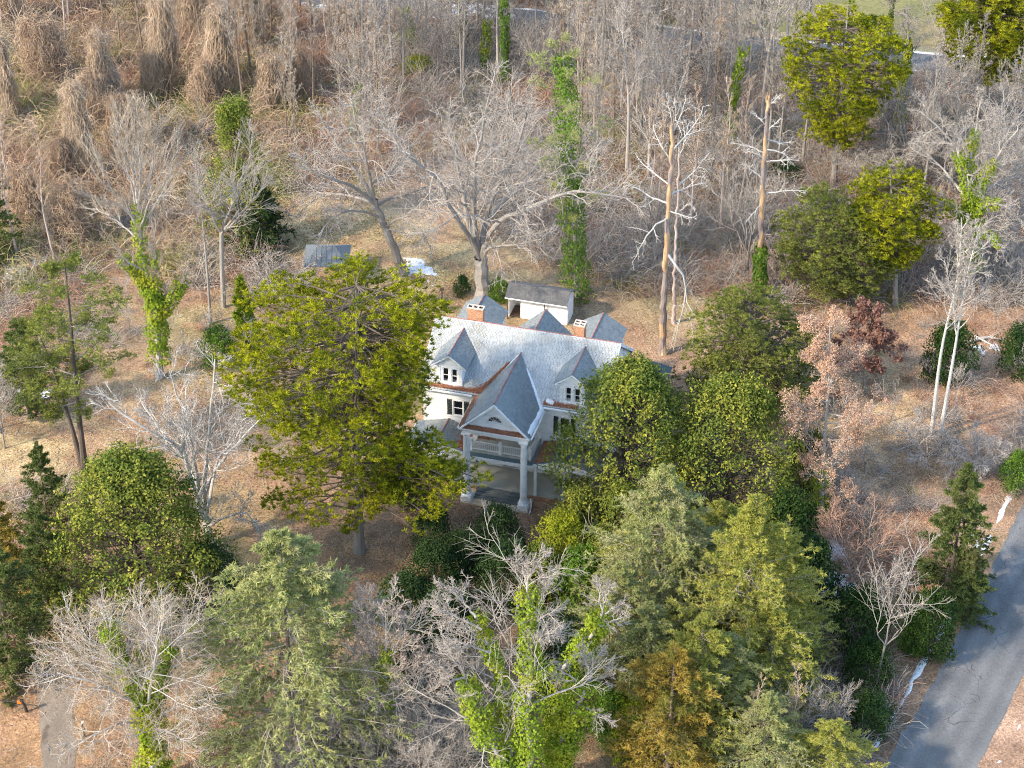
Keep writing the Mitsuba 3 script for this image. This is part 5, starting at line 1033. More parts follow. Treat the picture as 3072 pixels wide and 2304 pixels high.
# broken pale tree on the left lawn
x, y = (-25.09, 136.51)
LM = [([(-25.09, 136.51, 0.00), (-25.25, 136.51, 1.84), (-25.39, 136.51, 3.52), (-25.43, 136.51, 4.47)], .42, .34)] + [(p, a, .05) for p, a in (
    ([(-25.41, 136.51, 4.23), (-25.82, 136.51, 9.09), (-26.14, 136.51, 12.86), (-26.58, 136.51, 15.08), (-27.11, 136.51, 17.41)], .22), ([(-25.33, 136.51, 4.23), (-24.82, 137.51, 9.13), (-23.92, 137.51, 14.43), (-23.48, 137.51, 17.87)], .22), ([(-25.47, 136.51, 4.47), (-26.52, 135.51, 9.80), (-27.16, 134.51, 11.99), (-28.69, 133.51, 13.71), (-31.47, 133.51, 16.32)], .20),
    ([(-25.33, 136.51, 4.23), (-24.37, 135.51, 7.79), (-22.78, 135.51, 10.09), (-21.00, 134.51, 12.79), (-19.41, 134.51, 14.84)], .20), ([(-25.25, 136.51, 1.84), (-23.56, 134.51, 4.33), (-21.32, 132.51, 6.41), (-20.18, 131.51, 5.23)], .13), ([(-25.26, 136.51, 2.80), (-24.40, 139.51, 6.31), (-22.58, 141.51, 8.20), (-22.00, 141.51, 10.99)], .17), ([(-25.28, 136.51, 4.00), (-27.09, 139.51, 6.29), (-29.27, 140.51, 9.32), (-30.75, 141.51, 11.40)], .16), ([(-25.14, 136.51, 0.88), (-24.02, 134.51, 0.74), (-23.11, 133.51, 0.04)], .10))]
hand_tree('broken_tree', 'pale bare tree with a splintered orange stump on the left lawn', x, y, LM + [([(-25.34, 135.91, 3.26), (-25.97, 135.51, 7.50), (-26.26, 135.51, 9.85), (-26.37, 135.51, 11.21)], .24, .16)], ('bark_white', 'bark_white', 'bark_pale'), 103, dens=(10, 7, 5), up=.05, ang=40, bend=.20, sub=-.42, twig=0.029)
# sycamore with ivy legs
x, y = (-33.03, 162.04)
LM = [([(-33.03, 162.04, 0.00), (-32.81, 162.04, 4.86), (-32.71, 162.04, 8.36), (-33.12, 162.04, 9.83)], .34, .28)] + [(p, a, b) for p, a, b in (
    ([(-32.75, 162.04, 7.86), (-33.20, 162.04, 10.81), (-33.51, 162.04, 14.19), (-33.41, 162.04, 16.56), (-33.30, 162.04, 18.90)], .24, .14), ([(-32.59, 162.04, 5.87), (-31.09, 162.04, 8.86), (-29.74, 162.04, 10.93)], .17, .06), ([(-33.04, 162.04, 9.34), (-33.95, 162.04, 10.81), (-35.34, 162.04, 12.93)], .15, .06), ([(-32.71, 162.04, 8.36), (-32.34, 161.54, 11.11), (-32.14, 161.54, 13.76)], .13, .05),
    ([(-33.41, 162.04, 16.56), (-33.66, 162.04, 20.29), (-34.24, 162.04, 23.93), (-34.38, 162.04, 27.28)], .13, .03), ([(-33.41, 162.04, 16.56), (-32.97, 162.04, 20.29), (-32.66, 162.04, 24.39), (-32.50, 162.04, 27.73)], .14, .03), ([(-33.41, 162.04, 16.56), (-32.23, 162.04, 20.30), (-31.28, 162.04, 23.95), (-30.60, 162.04, 27.07)], .13, .03), ([(-33.50, 162.04, 15.62), (-31.72, 164.04, 17.83), (-30.50, 165.04, 20.58), (-29.72, 165.04, 23.35)], .11, .03), ([(-33.45, 162.04, 16.09), (-34.81, 161.04, 19.43), (-35.65, 160.04, 22.70), (-36.14, 160.04, 24.49)], .11, .03),
    ([(-33.41, 162.04, 16.09), (-34.08, 165.04, 18.70), (-34.59, 166.04, 21.44), (-34.52, 166.04, 24.19)], .11, .03), ([(-33.45, 162.04, 15.62), (-31.32, 159.04, 20.98), (-30.12, 158.04, 23.77), (-29.37, 158.04, 25.54)], .10, .03), ([(-33.46, 162.04, 14.67), (-36.28, 164.04, 15.92), (-38.08, 165.04, 16.31)], .09, .03))]
hand_tree('sycamore_tree', 'tall pale sycamore fan with yellow ivy on its forked lower trunk', x, y, LM, ('bark_pale', 'bark_pale', 'twig_tan'), 104, ivy_spec=[(0, 2600, .75, .24, .2, 1), (1, 1500, .55, .22, 0, .9), (2, 1500, .55, .22, 0, 1), (3, 1100, .5, .22, 0, 1), (4, 900, .5, .22, 0, 1), (5, 60, .2, .2, 0, .2)], dens=(11, 7, 5), up=.09, ang=26, bend=.10, sub=-.50, twig=.026)
x, y, H, lean = -28.54, 174.61, 20.58, 2.45
gen_tree('bare_tree', 'slender forked bare tree in front of the gold-topped holly', x, y, vase_limbs(H, .26, 6, 4.2, .42, 105, lean * .4), ('bark_grey', 'bark_pale'), 105, dens=(8, 6, 5), up=.08, ang=32, bend=.12, twig=0.026)
x, y, H, lean = -29.44, 171.56, 20.08, -0.17
gen_tree('bare_tree', 'thin leaning pole of a tree left of the forked bare tree', x, y, excurrent(H, .17, 12, 2.2, .45, 106, lean), ('bark_grey', 'bark_grey'), 106, dens=(5, 4, 4), twig=0.020)
x, y, H, lean = -23.32, 175.98, 5.56, 0.78
gen_tree('bare_shrub', 'arching pale bare shrub beside the pavilion', x, y, vase_limbs(H, .14, 9, 4.6, .05, 107, 0, .15), ('bark_pale', 'bark_pale'), 107, dens=(8, 6, 5), up=-.06, ang=36, bend=.2, twig=0.026, cat='shrub')
# snags
def snag(label, x, y, pts, r0, r1, mats, limbs, seed, ivy_n=0):
    rng = np.random.default_rng(seed); P, R = stem([np.array(p) - [x, y, 0] for p in pts], r0, r1, 34, .05, rng); wood = Geo(); R = flare(R); R = R * (1 + .09 * rng.normal(0, 1, R.shape)); tubes(wood, P, R, 10, rng)
    L = [stem([np.array(q) - [x, y, 0] for q in p], a, .03, 9, .05, rng) for p, a in limbs]; cr = Geo()
    for p, r in L: tubes(cr, p, r, 6, rng)
    Pa, Ra = np.concatenate([p for p, r in L]), np.concatenate([r for p, r in L]); P2, R2, _ = grow(Pa, Ra, 9, .30, 1, 46, 14, -.38, 5, .2, .03, .6, .4, rng, .022); P3, R3, _ = grow(P2, R2, 4, .3, 1, 45, 14, -.5, 4, .2, .02, .6, .5, rng, .014)
    tubes(cr, P2, R2, 4, rng); tubes(cr, P3, R3, 3, rng)
    # splintered top
    for i in range(6):
        a = rng.random() * 6.28; b = P[0, -1] + [math.cos(a) * r1 * .6, math.sin(a) * r1 * .6, -.3]; tubes(wood, np.array([[b, b + [rng.normal(0, .1), rng.normal(0, .1), .5 + rng.random() * .9]]]), np.array([[r1 * .45, .015]]), 4, rng)
    parts = {'trunk': (wood, mats[0]), 'branches': (cr, mats[1])}
    if ivy_n: g = Geo(); ivy(g, P, R, ivy_n, .42, .22, seed, 0, .28); parts['ivy'] = (g, 'leaf_ivy_green')
    plant('snag', label, 'dead tree', x, y, parts)
def snagbark(p, n, uv):
    t = mikit.smoothstep(.44, .52, mikit.fbm(p.x * .8, p.y * .8, p.z * .36, 3)); c = mikit.mix((.27, .22, .205), (.48, .315, .19), t)
    return mikit.mix(c, (.62, .50, .34), mikit.smoothstep(.55, .7, mikit.noise(p.x * 1.2, p.y * 1.2, p.z * .22 + 5)) * t) * (.75 + .5 * mikit.noise(p.x * 7, p.y * 7, p.z * .9))
two('bark_stripped', snagbark)
x, y = (14.37, 166.56)
snag('tall dead trunk with stripped orange bark right behind the house', x, y, [(14.37, 166.56, 0.00), (14.24, 166.56, 7.91), (14.23, 166.56, 14.80), (14.22, 166.56, 20.49), (14.20, 166.56, 24.55)], .36, .17, ('bark_stripped', 'bark_white'), [(p, a) for p, a in (
    ([(14.29, 166.56, 16.24), (12.60, 167.56, 16.41), (10.86, 167.56, 17.60), (10.03, 167.56, 17.35)], .10), ([(14.23, 166.56, 14.80), (12.87, 165.56, 14.38), (11.74, 164.56, 13.00), (11.08, 164.56, 11.29)], .09), ([(14.25, 166.56, 20.73), (13.27, 166.56, 22.11), (12.51, 167.56, 23.68)], .08), ([(14.21, 166.56, 23.27), (14.87, 166.56, 25.10), (15.28, 166.56, 26.68)], .08), ([(14.20, 166.56, 24.41), (13.81, 166.56, 25.78), (13.53, 166.56, 27.35)], .07),
    ([(14.29, 166.56, 17.19), (16.67, 168.56, 17.10), (17.93, 168.56, 17.34)], .08), ([(14.22, 166.56, 21.42), (16.44, 169.56, 22.72), (17.18, 169.56, 24.57)], .09), ([(14.32, 166.56, 15.52), (16.12, 165.56, 15.36), (16.74, 165.56, 15.60)], .07), ([(14.24, 166.56, 18.14), (12.13, 168.56, 18.98), (11.08, 169.56, 19.88)], .08), ([(14.26, 166.56, 11.14), (15.23, 166.06, 9.95), (15.98, 166.06, 8.71), (16.13, 166.26, 6.08), (15.63, 166.56, 2.30), (15.41, 166.56, 0.37)], .14), ([(14.19, 166.56, 23.73), (14.45, 166.56, 25.33), (14.30, 166.56, 26.68)], .07))], 111)
x, y = (16.36, 171.96)
snag('grey leaning dead stem beside the tall orange one', x, y, [(15.81, 171.96, -0.00), (15.56, 171.96, 7.30), (15.51, 171.96, 13.82), (15.41, 171.96, 18.68)], .20, .08, ('bark_pink', 'bark_white'), [([(15.48, 171.96, 15.29), (17.02, 172.96, 16.24), (18.22, 172.96, 18.18)], .07), ([(15.50, 171.96, 12.33), (16.67, 171.96, 13.33), (17.14, 171.96, 12.59)], .05), ([(15.43, 171.96, 18.20), (15.89, 171.96, 20.11), (16.22, 171.96, 22.00)], .05)], 112)
x, y = (24.59, 176.59)
snag('snapped orange trunk with ivy round its foot', x, y, [(24.59, 176.59, 0.00), (24.33, 176.59, 5.72), (24.08, 176.59, 11.88), (23.92, 176.59, 17.83), (23.93, 176.59, 21.93)], .34, .16, ('bark_stripped', 'bark_white'), [(p, a) for p, a in (
    ([(23.94, 176.59, 16.36), (22.75, 176.59, 16.94), (20.65, 176.59, 17.47)], .09), ([(23.99, 176.59, 15.62), (23.34, 175.59, 16.62), (22.52, 175.59, 16.96), (21.92, 175.59, 16.86)], .07), ([(23.91, 176.59, 18.56), (24.97, 176.59, 19.68), (25.29, 176.59, 20.02)], .07), ([(23.95, 176.59, 16.75), (25.66, 176.59, 16.37), (26.29, 176.59, 15.63), (26.32, 176.59, 14.64)], .10), ([(24.05, 176.59, 15.37), (25.57, 175.59, 16.09), (27.20, 175.59, 16.10)], .09),
    ([(24.00, 176.59, 13.63), (22.92, 176.59, 14.48), (21.93, 176.59, 15.26)], .09), ([(24.17, 176.59, 11.88), (25.97, 176.59, 12.24), (28.41, 176.59, 12.35)], .10), ([(23.96, 176.59, 17.83), (25.72, 177.59, 16.94), (26.68, 177.59, 17.05)], .08), ([(23.90, 176.59, 19.29), (22.96, 176.59, 20.25), (22.37, 176.59, 20.58)], .06), ([(24.10, 176.59, 10.87), (23.11, 175.59, 10.29), (22.58, 175.59, 9.47)], .06), ([(23.91, 176.59, 20.97), (24.46, 176.59, 21.79), (25.11, 176.59, 22.41)], .07))], 113, 3200)
# right side
x, y, H, lean = 26.39, 141.40, 18.96, -0.89
gen_tree('beech_tree', 'pinkish-orange beech keeping its dead leaves right of the magnolias', x, y, excurrent(H, .26, 26, 5.2, .12, 121, lean, 58, .05), ('bark_pale', 'bark_pale', 'twig_pink'), 121, (27000, .15, 'leaf_beech'), [(0, 900, .5, .2, 0, .3)], dens=(8, 6, 4), ang=42, bend=.12, twig=0.020)
x, y, H, lean = 32.77, 159.85, 9.30, -0.20
gen_tree('oak_tree', 'dark red oak holding its leaves behind the beech', x, y, excurrent(H, .16, 20, 3.3, .15, 122, lean, 62, .02), ('bark_grey', 'bark_grey'), 122, (5500, .32, 'leaf_redoak'), dens=(6, 5, 4), ang=44, bend=.12, twig=0.020)
x, y, H, lean = 37.90, 153.27, 22.23, -0.04
gen_tree('birch_tree', 'left stem of the twin white birches', x, y, excurrent(H, .22, 22, 3.6, .50, 123, lean, 42, .08), ('bark_white', 'bark_pale'), 123, dens=(6, 5, 4), twig=0.023, ang=36)
x, y, H, lean = 38.52, 152.76, 22.08, 0.83
gen_tree('birch_tree', 'right stem of the twin white birches leaning outwards', x, y, excurrent(H, .22, 22, 3.8, .48, 124, lean, 42, .08), ('bark_white', 'bark_pale'), 124, dens=(6, 5, 4), twig=0.023, ang=36)
for i, (u_, lab) in enumerate(((((36.51, 148.11)), 'mushroom-shaped pale bare shrub below the twin birches'), (((40.34, 146.75)), 'pale umbrella of bare twigs right of the mushroom-shaped shrub'))):
    gen_tree('bare_shrub', lab, *u_, vase_limbs(5.0, .14, 9, 3.2, .30, 125 + i, 0, .12), ('bark_grey', 'bark_pale'), 125 + i, dens=(8, 7, 5), up=-.10, ang=38, bend=.18, twig=0.026, cat='shrub')
x, y = (45.74, 177.50)
LM = [([(45.74, 177.50, 0.00), (45.16, 177.50, 4.26), (44.79, 177.50, 7.92), (44.56, 177.50, 10.48)], .46, .36)] + [(p, a, .05) for p, a in (
    ([(44.52, 177.50, 10.48), (43.31, 177.50, 14.01), (42.06, 177.50, 16.98), (40.07, 177.50, 18.92), (38.58, 177.50, 20.37)], .22), ([(44.52, 177.50, 10.48), (44.17, 178.50, 14.99), (44.27, 178.50, 18.45), (44.28, 178.50, 21.12)], .22), ([(44.62, 177.50, 9.97), (45.60, 177.50, 13.52), (46.76, 177.50, 16.51), (48.04, 177.50, 18.48)], .22), ([(44.66, 177.50, 8.95), (45.93, 175.50, 11.57), (47.50, 174.50, 11.62), (48.82, 174.50, 10.11)], .16),
    ([(44.66, 177.50, 8.95), (42.16, 176.50, 11.01), (40.09, 175.50, 12.04), (38.81, 175.50, 11.53)], .16), ([(44.81, 177.50, 7.40), (45.17, 174.50, 9.08), (46.11, 172.50, 9.19), (47.27, 172.50, 7.16)], .15), ([(44.52, 177.50, 10.48), (42.75, 180.50, 11.93), (40.92, 181.50, 13.44), (39.39, 181.50, 14.95)], .18), ([(44.55, 177.50, 10.23), (47.42, 180.50, 10.94), (49.82, 181.50, 11.45)], .18), ([(44.52, 177.50, 10.48), (46.50, 180.50, 14.48), (46.93, 180.50, 17.97)], .18), ([(44.73, 177.50, 8.43), (42.49, 174.50, 9.06), (41.16, 173.50, 7.58)], .12))]
hand_tree('bare_tree', 'wide pale bare tree hung with green ivy at the right', x, y, LM, ('bark_pale', 'bark_pale'), 127, ivy_spec=[(0, 3200, 1.0, .24, .3, 1), (1, 1000, .5, .22, 0, .5), (2, 1300, .55, .22, 0, .7), (3, 1200, .55, .22, 0, .6), (4, 700, .5, .22, 0, .6), (5, 800, .5, .22, 0, .6), (6, 700, .5, .22, .2, .8)], dens=(10, 7, 6), up=.03, ang=44, bend=.2, sub=-.42, twig=0.029)
for i, (x, y, H, lean, n, sp, lab) in enumerate(((42.95, 201.10, 8.94, -0.72, 8, 4.5, 'low forked pale tree below the corner pines'), (38.18, 197.85, 7.78, -0.76, 7, 4.2, 'pale bare tree right of the tall pine'), (55.40, 208.99, 7.44, 0.02, 7, 4.5, 'pale bare tree at the right edge of the back wood'), (50.41, 181.19, 12.63, -1.27, 7, 5, 'bare tree at the right edge behind the twin birches'), (46.64, 198.99, 8.62, -0.77, 7, 4.5, 'pale bare tree left of the ivy-hung one'))):
    inst('bare_tree', lab, 'tree', ('pale_fork_a', 'pale_fork_b')[i % 2], x, y, i * 73, sp / 4.6, H / 14.0)
x, y, H, lean = 27.68, 118.47, 13.62, 1.05
gen_tree('bare_tree', 'slender bare tree by the road at lower right', x, y, vase_limbs(H * 1.1, .11, 5, 1.7, .34, 136, lean), ('bark_grey', 'bark_pale'), 136, dens=(6, 5, 4), up=.08, ang=34, bend=.12, twig=0.019)
x, y, H, lean = 27.80, 131.88, 7.54, -0.34
gen_tree('bare_tree', 'twiggy pinkish young tree below the beech', x, y, vase_limbs(H, .12, 7, 4.0, .12, 137, lean), ('bark_pink', 'cane_rust', 'cane_rust'), 137, dens=(7, 6, 5), up=.05, ang=38, twig=0.017)
# lower left and centre
x, y, H, lean = -8.82, 111.20, 14.84, 0.10
gen_tree('bare_tree', 'pinkish bare tree between the hemlock and the ivy-clad trunks', x, y, excurrent(H, .27, 30, 6.2, .18, 141, lean, 52, .08), ('bark_pale', 'bark_pale', 'twig_pink'), 141, None, [(0, 1500, .5, .2, .05, .75)], dens=(8, 6, 4), ang=36, bend=.10, twig=0.025)
x, y = (-25.57, 108.24)
LM = [([(-25.57, 108.24, 0.00), (-25.41, 108.24, 3.62), (-25.43, 108.24, 6.27), (-25.53, 108.24, 7.57)], .36, .30)] + [(p, a, .05) for p, a in (
    ([(-25.46, 108.24, 7.36), (-26.14, 108.24, 9.72), (-26.82, 108.24, 11.83), (-27.31, 108.24, 13.90), (-27.48, 108.24, 15.95)], .21), ([(-25.48, 108.24, 7.14), (-24.77, 108.24, 8.87), (-24.25, 108.24, 11.00), (-23.62, 108.24, 12.68), (-22.39, 108.24, 14.14)], .20), ([(-25.46, 108.24, 7.36), (-25.62, 109.24, 9.26), (-25.47, 109.24, 12.23), (-25.45, 109.24, 15.13)], .17), ([(-25.45, 108.24, 6.71), (-26.93, 107.24, 9.76), (-28.76, 106.24, 11.90), (-30.90, 106.24, 12.51)], .14), ([(-25.43, 108.24, 6.27), (-22.53, 107.24, 8.93), (-20.70, 106.24, 10.27)], .12),
    ([(-25.49, 108.24, 7.36), (-24.68, 111.24, 9.23), (-22.96, 112.24, 11.80), (-21.85, 112.24, 13.49)], .17), ([(-25.49, 108.24, 7.36), (-27.96, 111.24, 9.21), (-30.29, 112.24, 10.48), (-31.46, 112.24, 11.75)], .17), ([(-25.47, 108.24, 5.83), (-26.62, 106.24, 8.11), (-28.45, 104.24, 8.67), (-29.50, 104.24, 7.81)], .11), ([(-25.44, 108.24, 5.39), (-23.89, 105.24, 8.41), (-22.18, 104.24, 8.29)], .11), ([(-25.48, 108.24, 7.14), (-24.24, 106.24, 13.17), (-23.47, 106.24, 16.44)], .14), ([(-25.46, 108.24, 7.36), (-29.11, 109.24, 10.52), (-32.11, 110.24, 11.33)], .13))]
hand_tree('bare_tree', 'pale bare tree with bright yellow ivy on its trunks at lower left', x, y, LM, ('bark_pale', 'bark_white', 'twig_tan'), 142, ivy_spec=[(0, 4800, 1.1, .22, 0, 1), (1, 3200, .65, .20, 0, .9), (2, 3200, .65, .20, 0, .85), (3, 1400, .5, .20, 0, .6)], dens=(13, 8, 5), up=.05, ang=48, bend=.08, sub=-.62, last=-.62, twig=.022)
x, y = (0.60, 105.65)
LM = [([(0.60, 105.65, 0.00), (0.53, 105.65, 1.81), (0.46, 105.65, 2.71)], .5, .42)] + [(p, a, b) for p, a, b in (
    ([(0.33, 105.65, 2.26), (-1.36, 105.65, 7.10), (-2.49, 105.65, 10.50), (-3.10, 105.65, 12.79)], .24, .05), ([(0.33, 105.65, 2.26), (-0.15, 106.65, 7.34), (-0.47, 106.65, 10.92), (-1.17, 106.65, 13.66), (-1.79, 106.65, 15.70), (-2.34, 106.65, 17.43)], .24, .06), ([(0.59, 105.65, 2.26), (1.44, 105.65, 5.37), (1.09, 105.65, 9.00), (1.41, 105.65, 12.20), (1.32, 105.65, 15.48), (1.11, 105.65, 18.68), (1.08, 105.65, 22.18)], .30, .06),
    ([(-3.10, 105.65, 12.79), (-3.68, 105.65, 14.23), (-4.75, 105.65, 15.44)], .08, .03), ([(-3.10, 105.65, 12.79), (-4.13, 104.65, 13.47), (-5.34, 104.65, 14.68)], .08, .03), ([(-2.29, 105.65, 18.06), (-3.19, 106.65, 18.62), (-4.40, 106.65, 19.99)], .10, .03), ([(-1.95, 105.65, 17.07), (-3.79, 105.65, 18.25), (-5.30, 105.65, 19.03)], .09, .03), ([(1.12, 105.65, 20.63), (0.78, 105.65, 22.18), (0.17, 105.65, 23.32)], .08, .03), ([(1.32, 105.65, 15.48), (2.33, 104.65, 17.54), (3.25, 104.65, 17.75)], .08, .03), ([(1.09, 105.65, 21.41), (1.68, 105.65, 22.57), (2.27, 105.65, 23.52)], .08, .03), ([(1.33, 105.65, 14.67), (2.05, 107.65, 17.83), (2.50, 107.65, 19.42)], .09, .03), ([(-1.34, 105.65, 15.06), (-3.17, 104.65, 16.71), (-4.68, 104.65, 17.50)], .08, .03))]
hand_tree('ivy_tree', 'three-stemmed bare tree sheathed in bright ivy at the lower middle', x, y, LM, ('bark_pale', 'bark_pale'), 143, ivy_spec=[(1, 4200, .80, .22, 0, 1), (2, 3800, .65, .22, 0, 1), (3, 5200, .80, .22, 0, .92), (0, 1000, 1.0, .24, 0, 1)], dens=(9, 7, 6), up=.03, ang=42, bend=.2, sub=-.55, twig=0.023)
x, y = (2.94, 108.43)
LM = [([(3.11, 108.43, 0.00), (3.69, 108.43, 4.96), (4.59, 108.43, 7.38), (5.25, 108.43, 9.41), (5.52, 108.43, 10.39)], .30, .12)] + [(p, .08, .03) for p in (
    [(5.49, 108.43, 10.17), (5.80, 108.43, 11.87), (6.25, 108.43, 13.12)], [(5.37, 108.43, 9.75), (4.07, 108.43, 10.59), (3.26, 108.43, 11.43)], [(5.43, 108.43, 9.96), (6.64, 108.43, 10.61), (7.25, 108.43, 11.45)], [(4.77, 108.43, 7.81), (6.03, 107.43, 8.08), (7.02, 107.43, 7.22)], [(5.46, 108.43, 10.17), (5.20, 109.43, 11.41), (4.70, 109.43, 12.25)])]
hand_tree('ivy_tree', 'slanting ivy-covered trunk right of the three-stemmed one', x, y, LM, ('bark_pale', 'bark_pale'), 144, ivy_spec=[(0, 6800, 1.15, .22, 0, 1)], dens=(7, 6, 5), up=.03, ang=42, bend=.2, sub=-.6, twig=0.023)
x, y = (3.18, 113.73)
LM = [([(3.18, 113.73, 0.00), (3.76, 113.73, 6.35), (5.12, 113.73, 8.29), (6.07, 113.73, 10.29), (6.53, 113.73, 11.79)], .28, .12)] + [(p, .08, .03) for p in (
    [(6.53, 113.73, 11.79), (6.75, 113.73, 13.28), (6.98, 113.73, 14.32)], [(6.47, 113.73, 11.58), (7.59, 113.73, 12.44), (8.07, 113.73, 12.86)], [(6.32, 113.73, 10.94), (7.40, 112.73, 12.00), (8.21, 112.73, 12.42)], [(6.53, 113.73, 11.79), (6.30, 114.73, 12.88), (6.44, 114.73, 13.93)])]
hand_tree('ivy_tree', 'leaning ivy column behind the slanting trunk', x, y, LM, ('bark_pale', 'bark_pale'), 145, ivy_spec=[(0, 5200, .95, .22, 0, 1)], dens=(7, 6, 5), up=.03, ang=40, bend=.18, sub=-.6, twig=0.023)

# --- ivy columns in the back wood
def ivy_col(lab, x, y, H, lean, r, n, th, mat, seed, t1=1.0, limbs=8):
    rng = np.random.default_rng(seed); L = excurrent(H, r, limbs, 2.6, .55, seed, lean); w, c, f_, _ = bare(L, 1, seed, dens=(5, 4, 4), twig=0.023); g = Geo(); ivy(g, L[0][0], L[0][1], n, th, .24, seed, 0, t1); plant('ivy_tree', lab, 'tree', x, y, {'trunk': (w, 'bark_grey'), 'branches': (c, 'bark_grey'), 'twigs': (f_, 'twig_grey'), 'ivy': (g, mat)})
for i, a in enumerate((
    ('tapering ivy column right of the leaning dead stems', 24.32, 208.67, 12.97, 0.92, .24, 3200, .55, 'leaf_ivy', 1.0, 5), ('mossy green trunk with a bare top against the far road', 44.24, 214.46, 15.46, -0.73, .40, 3200, .40, 'leaf_lime', .8, 14), ('ivy-covered trunk at the top edge left of the middle', -1.05, 225.33, 15.19, -0.24, .32, 2600, .42, 'leaf_ivy_green', .9, 8),
    ('short ivy pillar beside the ivy-covered trunk at the top edge', -3.59, 229.20, 6.73, 0.41, .18, 1500, .55, 'leaf_ivy', 1.0, 6), ('broad ivy-covered trunk at the top edge', -6.42, 237.97, 10.05, -0.24, .30, 1800, .45, 'leaf_ivy_green', .9, 8), ('ivy-topped stump tree above the pale maple', -12.86, 236.51, 5.51, -0.44, .22, 1700, .8, 'leaf_ivy', 1.0, 5), ('golden bushy ivy stump left of the leaning maple', -17.94, 211.70, 7.48, 0.13, .16, 900, .6, 'leaf_ivy', 1.0, 3), ('leaning ivy trunk against the far field', 44.81, 231.05, 10.77, 0.27, .24, 1200, .35, 'leaf_cedar', .9, 8))):
    ivy_col(a[0], a[1], a[2], a[3], a[4], a[5], a[6], a[7], a[8], 160 + i, a[9], a[10])

# ------------------------------------------------------------------ vine-draped trees, the bare back wood, thickets
for i, (H, R) in enumerate(((9.0, 2.1), (7.5, 2.4), (11.0, 1.9))):
    c, g = vine_tower(H, R, 200 + i, 950, 1.0 + .3 * (i == 1)); proto(f'vine_tower_{i}', {'trunk': (c, 'bark_dark'), 'vines': (g, 'cane_tan' if i != 1 else 'cane_brown')})
VT = [(*(-47.43, 217.96), 0, 1.12, 'tallest vine-draped tree in the upper left, a shaggy brown tower'), (*(-47.29, 201.83), 2, 1.0, 'shaggy vine tower left of and below the tallest one'), (*(-40.93, 222.99), 2, 1.15, 'pale vine tower right of the tallest one'), (*(-56.19, 226.28), 1, 1.1, 'broad brown vine mound near the left edge of the upper wood'),
      (*(-34.32, 221.80), 2, 1.0, 'loose vine curtain on trunks right of the pale tower'), (*(-43.50, 207.41), 1, .95, 'low vine mound behind the tall sycamore'), (*(-58.47, 216.62), 2, .9, 'vine tower at the left edge of the brown brush'), (*(-63.34, 242.27), 2, 1.1, 'vine tower in the top left corner'), (*(-39.94, 239.69), 0, 1.0, 'vine curtain at the top edge above the pale tower'),
      (*(-28.29, 218.77), 0, .8, 'thin vine tower at the edge of the olive brush'), (*(-32.26, 235.60), 2, 1.05, 'tall vine curtain right of the top left corner'), (*(-25.60, 221.90), 1, .85, 'pinkish vine mound left of the pale maples'), (*(-45.71, 187.91), 1, .9, 'brown vine mound left of the sycamore'), (*(-51.31, 191.83), 1, .8, 'low brown vine mound at the left edge'), (*(-48.32, 215.89), 1, .8, 'vine mound at the foot of the tallest vine tower'), (*(-42.49, 221.72), 1, .75, 'vine mound left of the pale vine tower'), (*(-49.02, 200.73), 1, .7, 'vine mound at the foot of the shaggy vine tower'), (*(-35.72, 219.92), 1, .8, 'vine mound under the loose vine curtain')]
for i, (x, y, v, s, lab) in enumerate(VT): copy('vine_tree', lab, 'vine-covered tree', None, f'vine_tower_{v}', x, y, i * 67, (s * (.8 + .09 * (i % 5)), s * (1.1 - .08 * (i % 4)), s))

for i, (kind, H, r, n, sp, t0, mats) in enumerate((('e', 20, .20, 20, 3.4, .34, ('bark_grey', 'bark_grey')), ('e', 18, .16, 18, 2.7, .34, ('bark_brown', 'cane_grey')), ('e', 22, .23, 22, 3.8, .40, ('bark_pale', 'bark_pale')), ('v', 16, .22, 7, 4.6, .30, ('bark_pale', 'bark_pale')), ('v', 12, .16, 7, 3.6, .22, ('bark_grey', 'cane_grey')), ('e', 16, .14, 16, 2.5, .32, ('bark_pink', 'cane_brown')), ('e', 19, .17, 18, 2.9, .42, ('bark_grey', 'bark_pale')))):
    L = excurrent(H, r, n, sp, t0, 220 + i, .8, 40, .16) if kind == 'e' else vase_limbs(H, r, n, sp, t0, 220 + i)
    w, c, f_, _ = bare(L, 1, 220 + i, dens=(6, 4, 4) if kind == 'e' else (8, 6, 4), up=.08, ang=36, bend=.15, sub=-.5, twig=.022)
    proto(f'bare_tree_{i}', {'trunk': (w, mats[0]), 'branches': (c, mats[1]), 'twigs': (f_, ('twig_grey', 'twig_tan', 'twig_grey', 'twig_grey', 'twig_grey', 'twig_tan', 'twig_grey')[i])})

